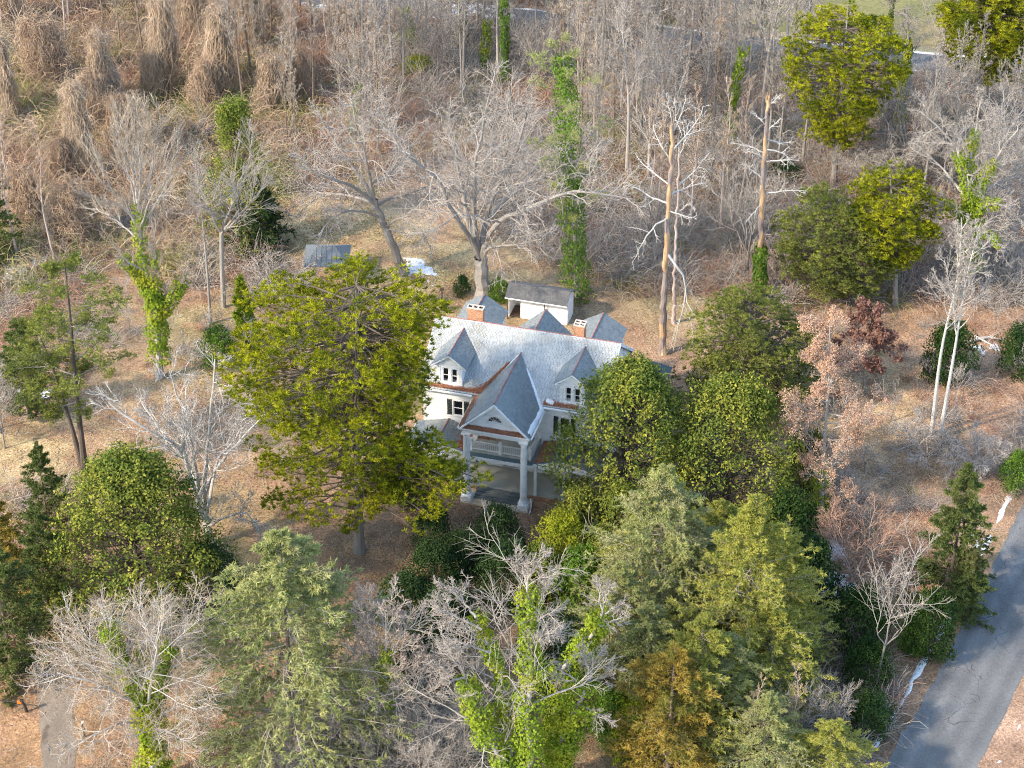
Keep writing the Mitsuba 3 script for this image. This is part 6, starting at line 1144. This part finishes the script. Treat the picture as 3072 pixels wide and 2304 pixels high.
OPEN = [Polygon(q) for q in (   # clearings and buildings kept free of trees and thickets
    [(-26.17, 185.67), (-26.74, 198.27), (-21.06, 199.39), (-17.11, 193.18), (-9.94, 186.30), (-4.55, 180.69), (-4.46, 176.15), (-9.56, 177.00), (-15.33, 180.59), (-22.22, 184.27)],
    [(-37.24, 176.75), (-30.09, 178.62), (-21.48, 176.00), (-17.98, 166.61), (-19.75, 147.66), (-25.04, 144.19), (-34.24, 144.12), (-38.42, 159.26)],
    [(-22.19, 147.64), (-8.22, 144.33), (3.72, 138.51), (1.74, 132.90), (-9.46, 129.25), (-17.34, 129.78), (-23.19, 135.16)],
    [(-10.25, 171.73), (-4.94, 177.04), (10.32, 177.18), (20.96, 177.28), (18.35, 155.92), (6.94, 141.77), (-8.11, 141.66), (-12.90, 155.67)],
    [(-22.48, 176.88), (-23.72, 190.09), (-15.94, 190.17), (-14.64, 176.95)],
    [(31.16, 173.83), (50.27, 173.13), (44.61, 145.42), (31.53, 141.96), (27.79, 150.16)], [(-35.12, 110.12), (-36.64, 119.61), (-32.58, 120.70), (-30.40, 110.15)], [(31.40, 172.10), (40.88, 177.45), (40.64, 170.47), (32.64, 164.60)])]
ROADS = [Polygon(ribbon(road_c, 4.4, -4.4)), Polygon(ribbon(far_c, 3.2, -3.2))]
def free(x, y): 
    p = shapely.points(np.atleast_1d(x), np.atleast_1d(y)); ok = np.ones(len(p), bool)
    for q in OPEN + ROADS: ok &= ~shapely.contains(q, p)
    return ok

frng = np.random.default_rng(77)
def scatter(poly, n, dmin, tries=40):
    P = Polygon(poly); x0, y0, x1, y1 = P.bounds; out = []
    for _ in range(n * tries):
        if len(out) >= n: break
        x, y = x0 + (x1 - x0) * frng.random(), y0 + (y1 - y0) * frng.random()
        if shapely.contains_xy(P, x, y) and free(x, y)[0] and all((x - a) ** 2 + (y - b) ** 2 > dmin ** 2 for a, b in out): out.append((x, y))
    return out
WOODS = [  # polygon, number, spacing, kinds, label, group
    ([(-65.57, 229.84), (-72.31, 260.40), (-42.07, 260.77), (-38.47, 232.81)], 26, 3.0, (1, 5), 'bare brown-grey tree standing in the vine-choked wood at the top left', 'bare trees in the vine-choked wood'),
    ([(-36.49, 217.46), (-42.07, 260.77), (-21.68, 261.01), (-18.84, 218.87), (-27.12, 215.15)], 32, 2.6, (1, 5, 1), 'thin bare tree with brown twigs along the top left of the middle', 'thin brown bare trees of the upper wood'),
    ([(-18.68, 216.44), (-21.68, 261.01), (4.33, 261.33), (3.91, 224.10), (-8.58, 218.98)], 46, 2.4, (0, 1, 2, 6, 0, 4), 'tall grey bare tree in the wood above the great maples', 'grey bare trees above the great maples'),
    ([(3.73, 208.46), (4.33, 261.33), (27.90, 261.61), (24.88, 212.14), (14.68, 198.68), (7.14, 198.61)], 78, 2.2, (0, 2, 1, 6, 5, 6, 3, 1), 'tall grey bare tree in the dense wood above the middle', 'grey bare trees of the dense wood'),
    ([(23.54, 208.66), (25.81, 236.25), (36.96, 233.64), (33.31, 203.17), (27.76, 198.81)], 16, 2.6, (0, 2, 6), 'grey bare tree left of the tall pine at the back', 'bare trees beside the tall pine'),
    ([(36.89, 203.21), (45.46, 229.73), (53.09, 228.50), (59.26, 212.49), (54.02, 184.98), (42.71, 188.75)], 16, 3.4, (3, 4, 0), 'pale bare tree in the thicket at the upper right', 'pale bare trees of the upper right thicket'),
    ([(12.99, 184.60), (13.57, 196.57), (24.74, 198.78), (24.08, 180.95), (18.18, 177.25)], 9, 2.8, (4, 5, 4), 'low grey bare tree behind the dead orange trunks', 'low bare trees behind the dead trunks'),
    ([(-52.90, 176.61), (-57.53, 197.97), (-45.53, 198.09), (-43.12, 184.08)], 3, 3.6, (5,), 'twiggy brown tree in the brush left of the sycamore', 'twiggy trees left of the sycamore'),
    ([(-23.48, 198.31), (-27.36, 217.56), (-18.84, 218.87), (-13.62, 211.74), (-17.46, 198.37)], 9, 2.6, (4, 1, 1), 'twiggy grey tree left of the leaning maple', 'twiggy grey trees left of the leaning maple'),
    ([(-46.58, 147.45), (-48.62, 156.88), (-44.29, 160.77), (-41.98, 151.03)], 4, 3.0, (4,), 'pale twiggy tree at the left edge below the snow', 'pale twiggy trees at the left edge'),
    ([(-18.08, 108.29), (-13.94, 115.11), (-10.25, 111.19), (-4.87, 112.69), (-3.40, 108.39), (-11.22, 105.57)], 6, 2.2, (4,), 'pale twiggy tree along the lower edge', 'pale twiggy trees along the lower edge'),
    ([(15.30, 108.51), (18.63, 115.33), (24.18, 115.37), (25.65, 110.95), (19.77, 106.68)], 5, 2.2, (5, 4), 'dim twiggy tree in the shaded lower right', 'dim twiggy trees in the shade'),
]
for poly, n, dm, kinds, lab, grp in WOODS:
    for i, (x, y) in enumerate(scatter(poly, n, dm)):
        k = kinds[int(frng.integers(len(kinds)))]; s = .72 + .42 * frng.random(); s *= .62 if 'lower edge' in lab or 'shaded' in lab or 'left edge' in lab else 1
        copy('bare_tree', lab, 'tree', grp, f'bare_tree_{k}', x, y, frng.random() * 360, s)
# trunks that stand out against the far road and field
for i, (u, lab) in enumerate((((35.46, 232.95), 'dark straight trunk against the far field, nearest the tall pine'), ((34.07, 238.42), 'grey trunk against the far field left of the dark one'), ((29.87, 230.88), 'grey trunk left of the ivy column against the far road'), ((24.03, 228.19), 'pair-like grey trunk at the edge of the far field'), ((49.46, 220.20), 'red-brown trunk between the mossy trunk and the corner pines'))):
    copy('bare_tree', lab, 'tree', None, f'bare_tree_{(6, 2, 0, 6, 1)[i]}', *u, i * 71, .95)

# thickets: one mass per kind of growth
BR = [('thicket', 'brown tangle of bare vines and canes covering the upper left', 'cane_brown', brush(301, 1.7, 1.7, 108, 6, 0.0195, .42)), ('olive_thicket', 'olive-green honeysuckle tangle among the brown brush', 'cane_olive', brush(302, 1.6, 1.5, 121, 6, 0.0195, .40)),
      ('grey_thicket', 'grey bare undergrowth beneath the back wood', 'cane_grey', brush(303, 1.6, 2.2, 96, 6, 0.0180, .18)), ('rust_thicket', 'rusty bare canes beneath the wood and beside the lawn', 'cane_rust', brush(304, 1.5, 1.7, 96, 6, 0.0165, .26)), ('tan_thicket', 'tan vine tangle between the vine towers', 'cane_tan', brush(305, 1.8, 1.5, 115, 6, 0.0195, .45))]
MASS = {b[0]: [] for b in BR}
for n, lab, m, g in BR: scene[n + '_clump'] = {'type': 'shapegroup', n: shape(g, m)}
def fill(poly, n, mixw, smin, smax, dmin):
    names = [b[0] for b in BR]; w = np.array(mixw, float)
    for x, y in scatter(poly, n, dmin, 12):
        q = meshkit.noise(np.array([[x * .10, y * .10, 3.0]]), 9)[0]; q2 = meshkit.noise(np.array([[x * .10, y * .10, 8.0]]), 12)[0]
        ww = w * (.3 + np.array([q, 1 - q, q2, 1 - q2, q]) ** 3 * 3); k = names[int(frng.choice(5, p=ww / ww.sum()))]
        s = smin + (smax - smin) * frng.random(); MASS[k].append((x, y, frng.random() * 360, s, s * (.7 + .7 * frng.random())))
fill([(-55.03, 182.08), (-73.02, 263.64), (-29.39, 264.17), (-23.48, 198.31), (-26.02, 184.24), (-32.18, 180.43), (-42.64, 184.08), (-46.80, 178.47)], 760, (5, 5.5, .3, 1.5, 4), .8, 1.6, 1.15)
fill([(-25.38, 197.23), (-30.64, 264.16), (-6.89, 264.45), (-5.64, 208.37), (-17.39, 197.31)], 330, (1.2, 1, 3, 2, 1.5), .7, 1.3, 1.3)
fill([(-5.19, 188.29), (-6.89, 264.45), (28.17, 264.88), (24.66, 177.31), (10.85, 178.99), (4.42, 184.52)], 560, (.5, .6, 6, 1.6, .4), .7, 1.4, 1.3)
fill([(20.81, 175.49), (25.93, 237.63), (36.80, 232.29), (53.09, 228.50), (60.79, 217.27), (51.73, 174.01), (40.88, 177.45), (31.84, 175.59)], 460, (.4, .4, 5, 2.2, .3), .7, 1.3, 1.3)
fill([(-33.31, 175.01), (-32.92, 186.09), (-26.02, 184.24), (-20.24, 183.34), (-21.32, 174.23), (-27.10, 176.84)], 45, (.5, 1, 4, 1, .5), .6, 1.0, 1.2)
fill([(-49.14, 155.37), (-54.22, 178.40), (-42.95, 183.13), (-39.96, 163.18)], 70, (2, 1, 1.5, 1, 2), .6, 1.1, 1.5)
fill([(-40.90, 118.00), (-46.64, 144.02), (-36.48, 145.46), (-34.49, 123.40)], 70, (2, 2, .5, 1, 1), .7, 1.2, 1.4)
fill([(-20.63, 107.34), (-18.58, 113.09), (-3.55, 115.18), (-1.39, 107.47)], 60, (.3, .6, 4, .6, .6), .7, 1.1, 1.0)
fill([(2.87, 131.70), (5.77, 142.43), (23.45, 140.59), (23.48, 121.09), (13.63, 113.30), (5.16, 117.28)], 230, (.6, 2.5, 2.5, 1, .8), .7, 1.3, .95)
fill([(13.82, 106.64), (16.03, 117.36), (26.85, 122.19), (30.39, 119.54), (25.72, 111.43), (19.67, 105.77)], 90, (.4, .6, 2, 3, .3), .6, 1.0, 1.1)
fill([(22.90, 135.50), (24.54, 143.24), (35.94, 144.67), (35.46, 132.54), (25.98, 129.51)], 60, (.3, .2, 1, 4, .3), .45, .8, 1.4)
fill([(40.39, 142.70), (43.61, 157.64), (48.20, 159.21), (44.91, 143.40)], 20, (.5, .3, 1, 4, .5), .6, 1.0, 1.5)
fill([(10.70, 175.40), (11.08, 184.58), (15.96, 186.55), (15.35, 176.33)], 16, (.3, .3, 5, 2, .3), .7, 1.1, 1.2)
def free(x, y):
    p = shapely.points(np.atleast_1d(x), np.atleast_1d(y)); ok = np.ones(len(p), bool)
    for q in [OPEN[3]] + ROADS: ok &= ~shapely.contains(q, p)
    return ok
fill([(-35.84, 144.11), (-40.47, 176.72), (-30.09, 178.62), (-21.48, 176.00), (-17.98, 166.61), (-18.94, 147.67), (-25.04, 144.19)], 42, (1.5, 1, 2, 2, 1.5), .3, .75, 1.6)
fill([(-20.63, 132.73), (-21.98, 145.58), (-8.22, 144.33), (3.72, 138.51), (1.74, 132.90)], 26, (1, .6, 1, 3, 1), .25, .6, 1.4)
fill([(27.25, 142.59), (31.05, 172.96), (50.27, 173.13), (44.19, 143.39)], 60, (.4, .3, 2, 3.5, .6), .3, .75, 1.8)
fill([(11.17, 155.86), (12.17, 177.20), (32.07, 177.38), (28.03, 159.04)], 26, (.4, .5, 2.5, 2, .5), .3, .7, 1.6)
fill([(-30.07, 110.15), (-31.95, 121.24), (-20.52, 118.14), (-18.28, 110.23)], 34, (1, .6, 2, 3, 1), .3, .7, 1.3)
for n, lab, m, g in BR:
    for i, (x, y, r, s, sz) in enumerate(MASS[n]): scene[f'{n}__{i + 1:03d}'] = {'type': 'instance', 'to_world': at3(x, y, r, (s, s, sz)), 'g': {'type': 'ref', 'id': n + '_clump'}}
    tag(n, lab, 'undergrowth', None, 'stuff')

w, c, f_, _ = bare(vase_limbs(4.2, .05, 5, 1.3, .3, 250), 1, 250, dens=(4, 4, 3), up=.08, ang=34, twig=.016); proto('sapling_a', {'trunk': (w, 'bark_grey'), 'branches': (c, 'bark_pale'), 'twigs': (f_, 'twig_grey')})
for poly, n, lab, grp in (([(-35.56, 144.79), (-40.32, 175.83), (-29.98, 177.72), (-18.43, 166.61), (-19.75, 147.66)], 12, 'thin bare sapling on the left lawn', 'saplings on the left lawn'), ([(27.25, 142.59), (31.40, 172.10), (50.09, 172.26), (44.19, 143.39)], 14, 'thin bare sapling on the leaf-strewn clearing at the right', 'saplings in the right clearing'), ([(11.53, 163.62), (12.12, 176.30), (30.92, 175.58), (27.72, 163.76)], 6, 'thin bare sapling behind the house near the dead trunks', 'saplings behind the house')):
    for x, y in scatter(poly, n, 2.5): copy('sapling', lab, 'sapling', grp, 'sapling_a', x, y, frng.random() * 360, .7 + .6 * frng.random())
# straw-coloured and green tufts on the lawns, fallen leaves all over
def litter(name, lab, poly, n, mat, size, up=1.0, seed=1):
    rng = np.random.default_rng(seed); P = Polygon(poly); x0, y0, x1, y1 = P.bounds; X = np.column_stack([x0 + (x1 - x0) * rng.random(n), y0 + (y1 - y0) * rng.random(n)]); X = X[shapely.contains_xy(P, X[:, 0], X[:, 1])]
    X = X[meshkit.fbm(np.column_stack([X * .35, X[:, :1] * 0]), 3, seed) > .38 + .25 * rng.random(len(X))]
    for q in ROADS: X = X[~shapely.contains_xy(q.buffer(-1.0), X[:, 0], X[:, 1])]
    p = np.column_stack([X, gz(X[:, 0], X[:, 1]) + .02 + .04 * rng.random(len(X))]); g = Geo(); cards(g, p, np.tile([0, 0, 1.0], (len(p), 1)), size, rng, .7, None, .5); scene[name] = shape(g, mat); tag(name, lab, 'leaves', None, 'stuff')
litter('leaf_litter', 'tan fallen leaves strewn over the lawns and the wood floor', [(-38.14, 110.10), (-54.44, 185.89), (-27.72, 200.40), (-4.63, 184.44), (23.14, 180.94), (50.45, 174.00), (37.50, 110.59)], 150000, 'leaf_fallen', .13, seed=3)
litter('grass', 'dry straw-coloured grass in the clearings', [(-26.02, 184.24), (-27.72, 200.40), (-17.39, 197.31), (-3.68, 184.44), (-3.03, 172.65), (-8.68, 155.70), (-14.28, 178.76)], 24000, 'leaf_straw', .2, seed=4)

def sticks(name, lab, poly, n, seed):
    rng = np.random.default_rng(seed); P = Polygon(poly); x0, y0, x1, y1 = P.bounds; X = np.column_stack([x0 + (x1 - x0) * rng.random(n), y0 + (y1 - y0) * rng.random(n)]); X = X[shapely.contains_xy(P, X[:, 0], X[:, 1])]; n = len(X)
    for q in ROADS + [OPEN[3]]: X = X[~shapely.contains_xy(q, X[:, 0], X[:, 1])]
    n = len(X); az = rng.random(n) * 6.283; L = .3 + 1.4 * rng.random(n) ** 2; q = np.stack([X[:, 0], X[:, 1], gz(X[:, 0], X[:, 1]) + .04], 1); dd = np.stack([np.cos(az), np.sin(az), az * 0], 1) * L[:, None]; m = q + dd * .5 + rng.normal(0, .06, (n, 3)) * [1, 1, .4] + [0, 0, .05]
    g = Geo(); tubes(g, np.stack([q, m, q + dd], 1), np.tile([.022, .018, .008], (n, 1)), 3, rng); scene[name] = shape(g, 'bark_pale'); tag(name, lab, 'twigs', None, 'stuff')
sticks('fallen_twigs', 'pale broken twigs strewn over the lawns', [(-38.14, 110.10), (-52.44, 176.61), (-26.22, 186.15), (-4.55, 180.69), (22.81, 177.29), (50.27, 173.13), (43.92, 142.06), (27.08, 111.44)], 5200, 6)
# snow left in the shade
SN = [([(-34.78, 190.99), (-35.44, 197.66), (-33.57, 198.74), (-31.13, 193.04), (-31.01, 190.02)], 'snow patch beside the forked bare tree', .40), ([(-51.44, 178.43), (-52.90, 185.42), (-50.23, 186.41), (-47.86, 184.03), (-48.08, 180.29)], 'snow patches in the brush at the left edge', .47), ([(-11.16, 181.55), (-11.05, 184.38), (-7.91, 182.99), (-8.08, 181.12)], 'snow patch at the foot of the leaning maple', .47),
      ([(-8.96, 179.54), (-8.86, 180.46), (-7.58, 180.11), (-7.79, 179.28)], 'small snow patch on the lawn below the leaning maple', .46), ([(24.99, 133.67), (26.02, 137.40), (28.15, 137.42), (27.71, 135.54)], 'snow scraps on the leaves below the beech', .48), ([(24.75, 130.08), (25.64, 134.29), (27.96, 133.09), (27.82, 130.69)], 'snow patch at the edge of the shaded hollow', .38),
      ([(38.06, 137.50), (38.72, 140.06), (39.78, 139.42), (38.99, 136.25)], 'snow patch under the dark cedar', .53), ([(-46.40, 158.42), (-46.87, 160.74), (-42.85, 160.00), (-42.77, 158.45)], 'snow under the thin leaning pine', .42), ([(-57.95, 217.24), (-59.18, 225.99), (-56.72, 224.73), (-55.30, 216.05)], 'snow scraps under the vine mound at the upper left', .50), ([(-51.16, 240.98), (-52.41, 246.77), (-50.23, 246.06), (-49.30, 241.00)], 'snow scraps at the top left', .46),
      ([(-46.78, 198.08), (-47.29, 201.83), (-46.33, 201.29), (-45.93, 198.09)], 'small snow patch below the vine tower', .40), ([(-33.61, 182.28), (-33.69, 184.64), (-30.30, 184.20), (-29.60, 182.32)], 'snow streak behind the sycamore', .45), ([(18.01, 188.51), (18.77, 192.51), (24.27, 193.57), (23.82, 188.57)], 'snow scraps behind the dead orange trunks', .52), ([(31.47, 216.96), (31.66, 221.26), (33.23, 220.65), (33.59, 216.74)], 'snow scraps below the tall pine', .47),
      ([(-8.75, 242.90), (-8.95, 249.50), (-0.59, 250.35), (0.02, 243.00)], 'snow among the trunks at the top edge', .50), ([(-30.22, 247.02), (-29.43, 251.23), (-23.34, 250.09), (-22.48, 246.52)], 'snow streak at the top edge', .46), ([(44.08, 167.15), (44.91, 169.24), (46.59, 168.67), (45.78, 166.75)], 'snow on the brush pile right of the birches', .58)]
for i, (poly, lab, th) in enumerate(SN): snow_patch('snow_patch', poly, 20 + i, th, .9, lab)
rr = np.array(resample(np.column_stack([road_c, road_c[:, :1] * 0]), 80))[:, :2]
verge('broken band of snow along the verge of the road', road_c, 4.35, .45, 51, .30); verge('snow crumbs on the near verge of the road', road_c, -4.2, .6, 52, .50)
verge('snow line along the far side of the back road', far_c, 2.75, .4, 53, .30); verge('snow line along the near side of the back road', far_c, -2.75, .45, 54, .30)

# fallen trunks and branches
def log(lab, p, r, mat, seed):
    rng = np.random.default_rng(seed); P, R = stem(p, r, r * .5, 10, .04, rng); g = Geo(); tubes(g, P, R, 8, rng); P2, R2, _ = grow(P, R, 5, .3, 1, 50, 14, -.45, 5, .15, .02, .45, .4, rng, .02); tubes(g, P2, R2, 5, rng); k = numbered('fallen_log'); scene[k] = shape(g, mat, 40); tag(k, lab, 'log')
def gp(*q): return [(x, y, z) for (x, y), z in q]
log('pale fallen log lying on the leaves right of the birches', gp(((43.86, 168.39), .25), ((45.81, 169.25), .35), ((47.52, 168.84), .2)), .17, 'bark_white', 1); log('pale fallen limb in the brush pile at the right', gp(((44.68, 169.24), .5), ((46.38, 167.58), .3)), .12, 'bark_white', 2)
log('broken fallen trunk in the shaded hollow at the lower right', gp(((20.34, 113.45), .3), ((22.01, 114.60), .5), ((23.35, 115.62), .9)), .22, 'bark_pale', 3); log('thin fallen pole reaching the roadside at the lower right', gp(((25.42, 114.28), .3), ((27.38, 115.90), .5), ((29.52, 117.35), .4)), .08, 'bark_pale', 4)
log('grey log lying across the wood floor at the upper left', gp(((-30.77, 229.56), .4), ((-28.59, 230.24), .4), ((-25.90, 231.60), .4)), .14, 'bark_dark', 5)
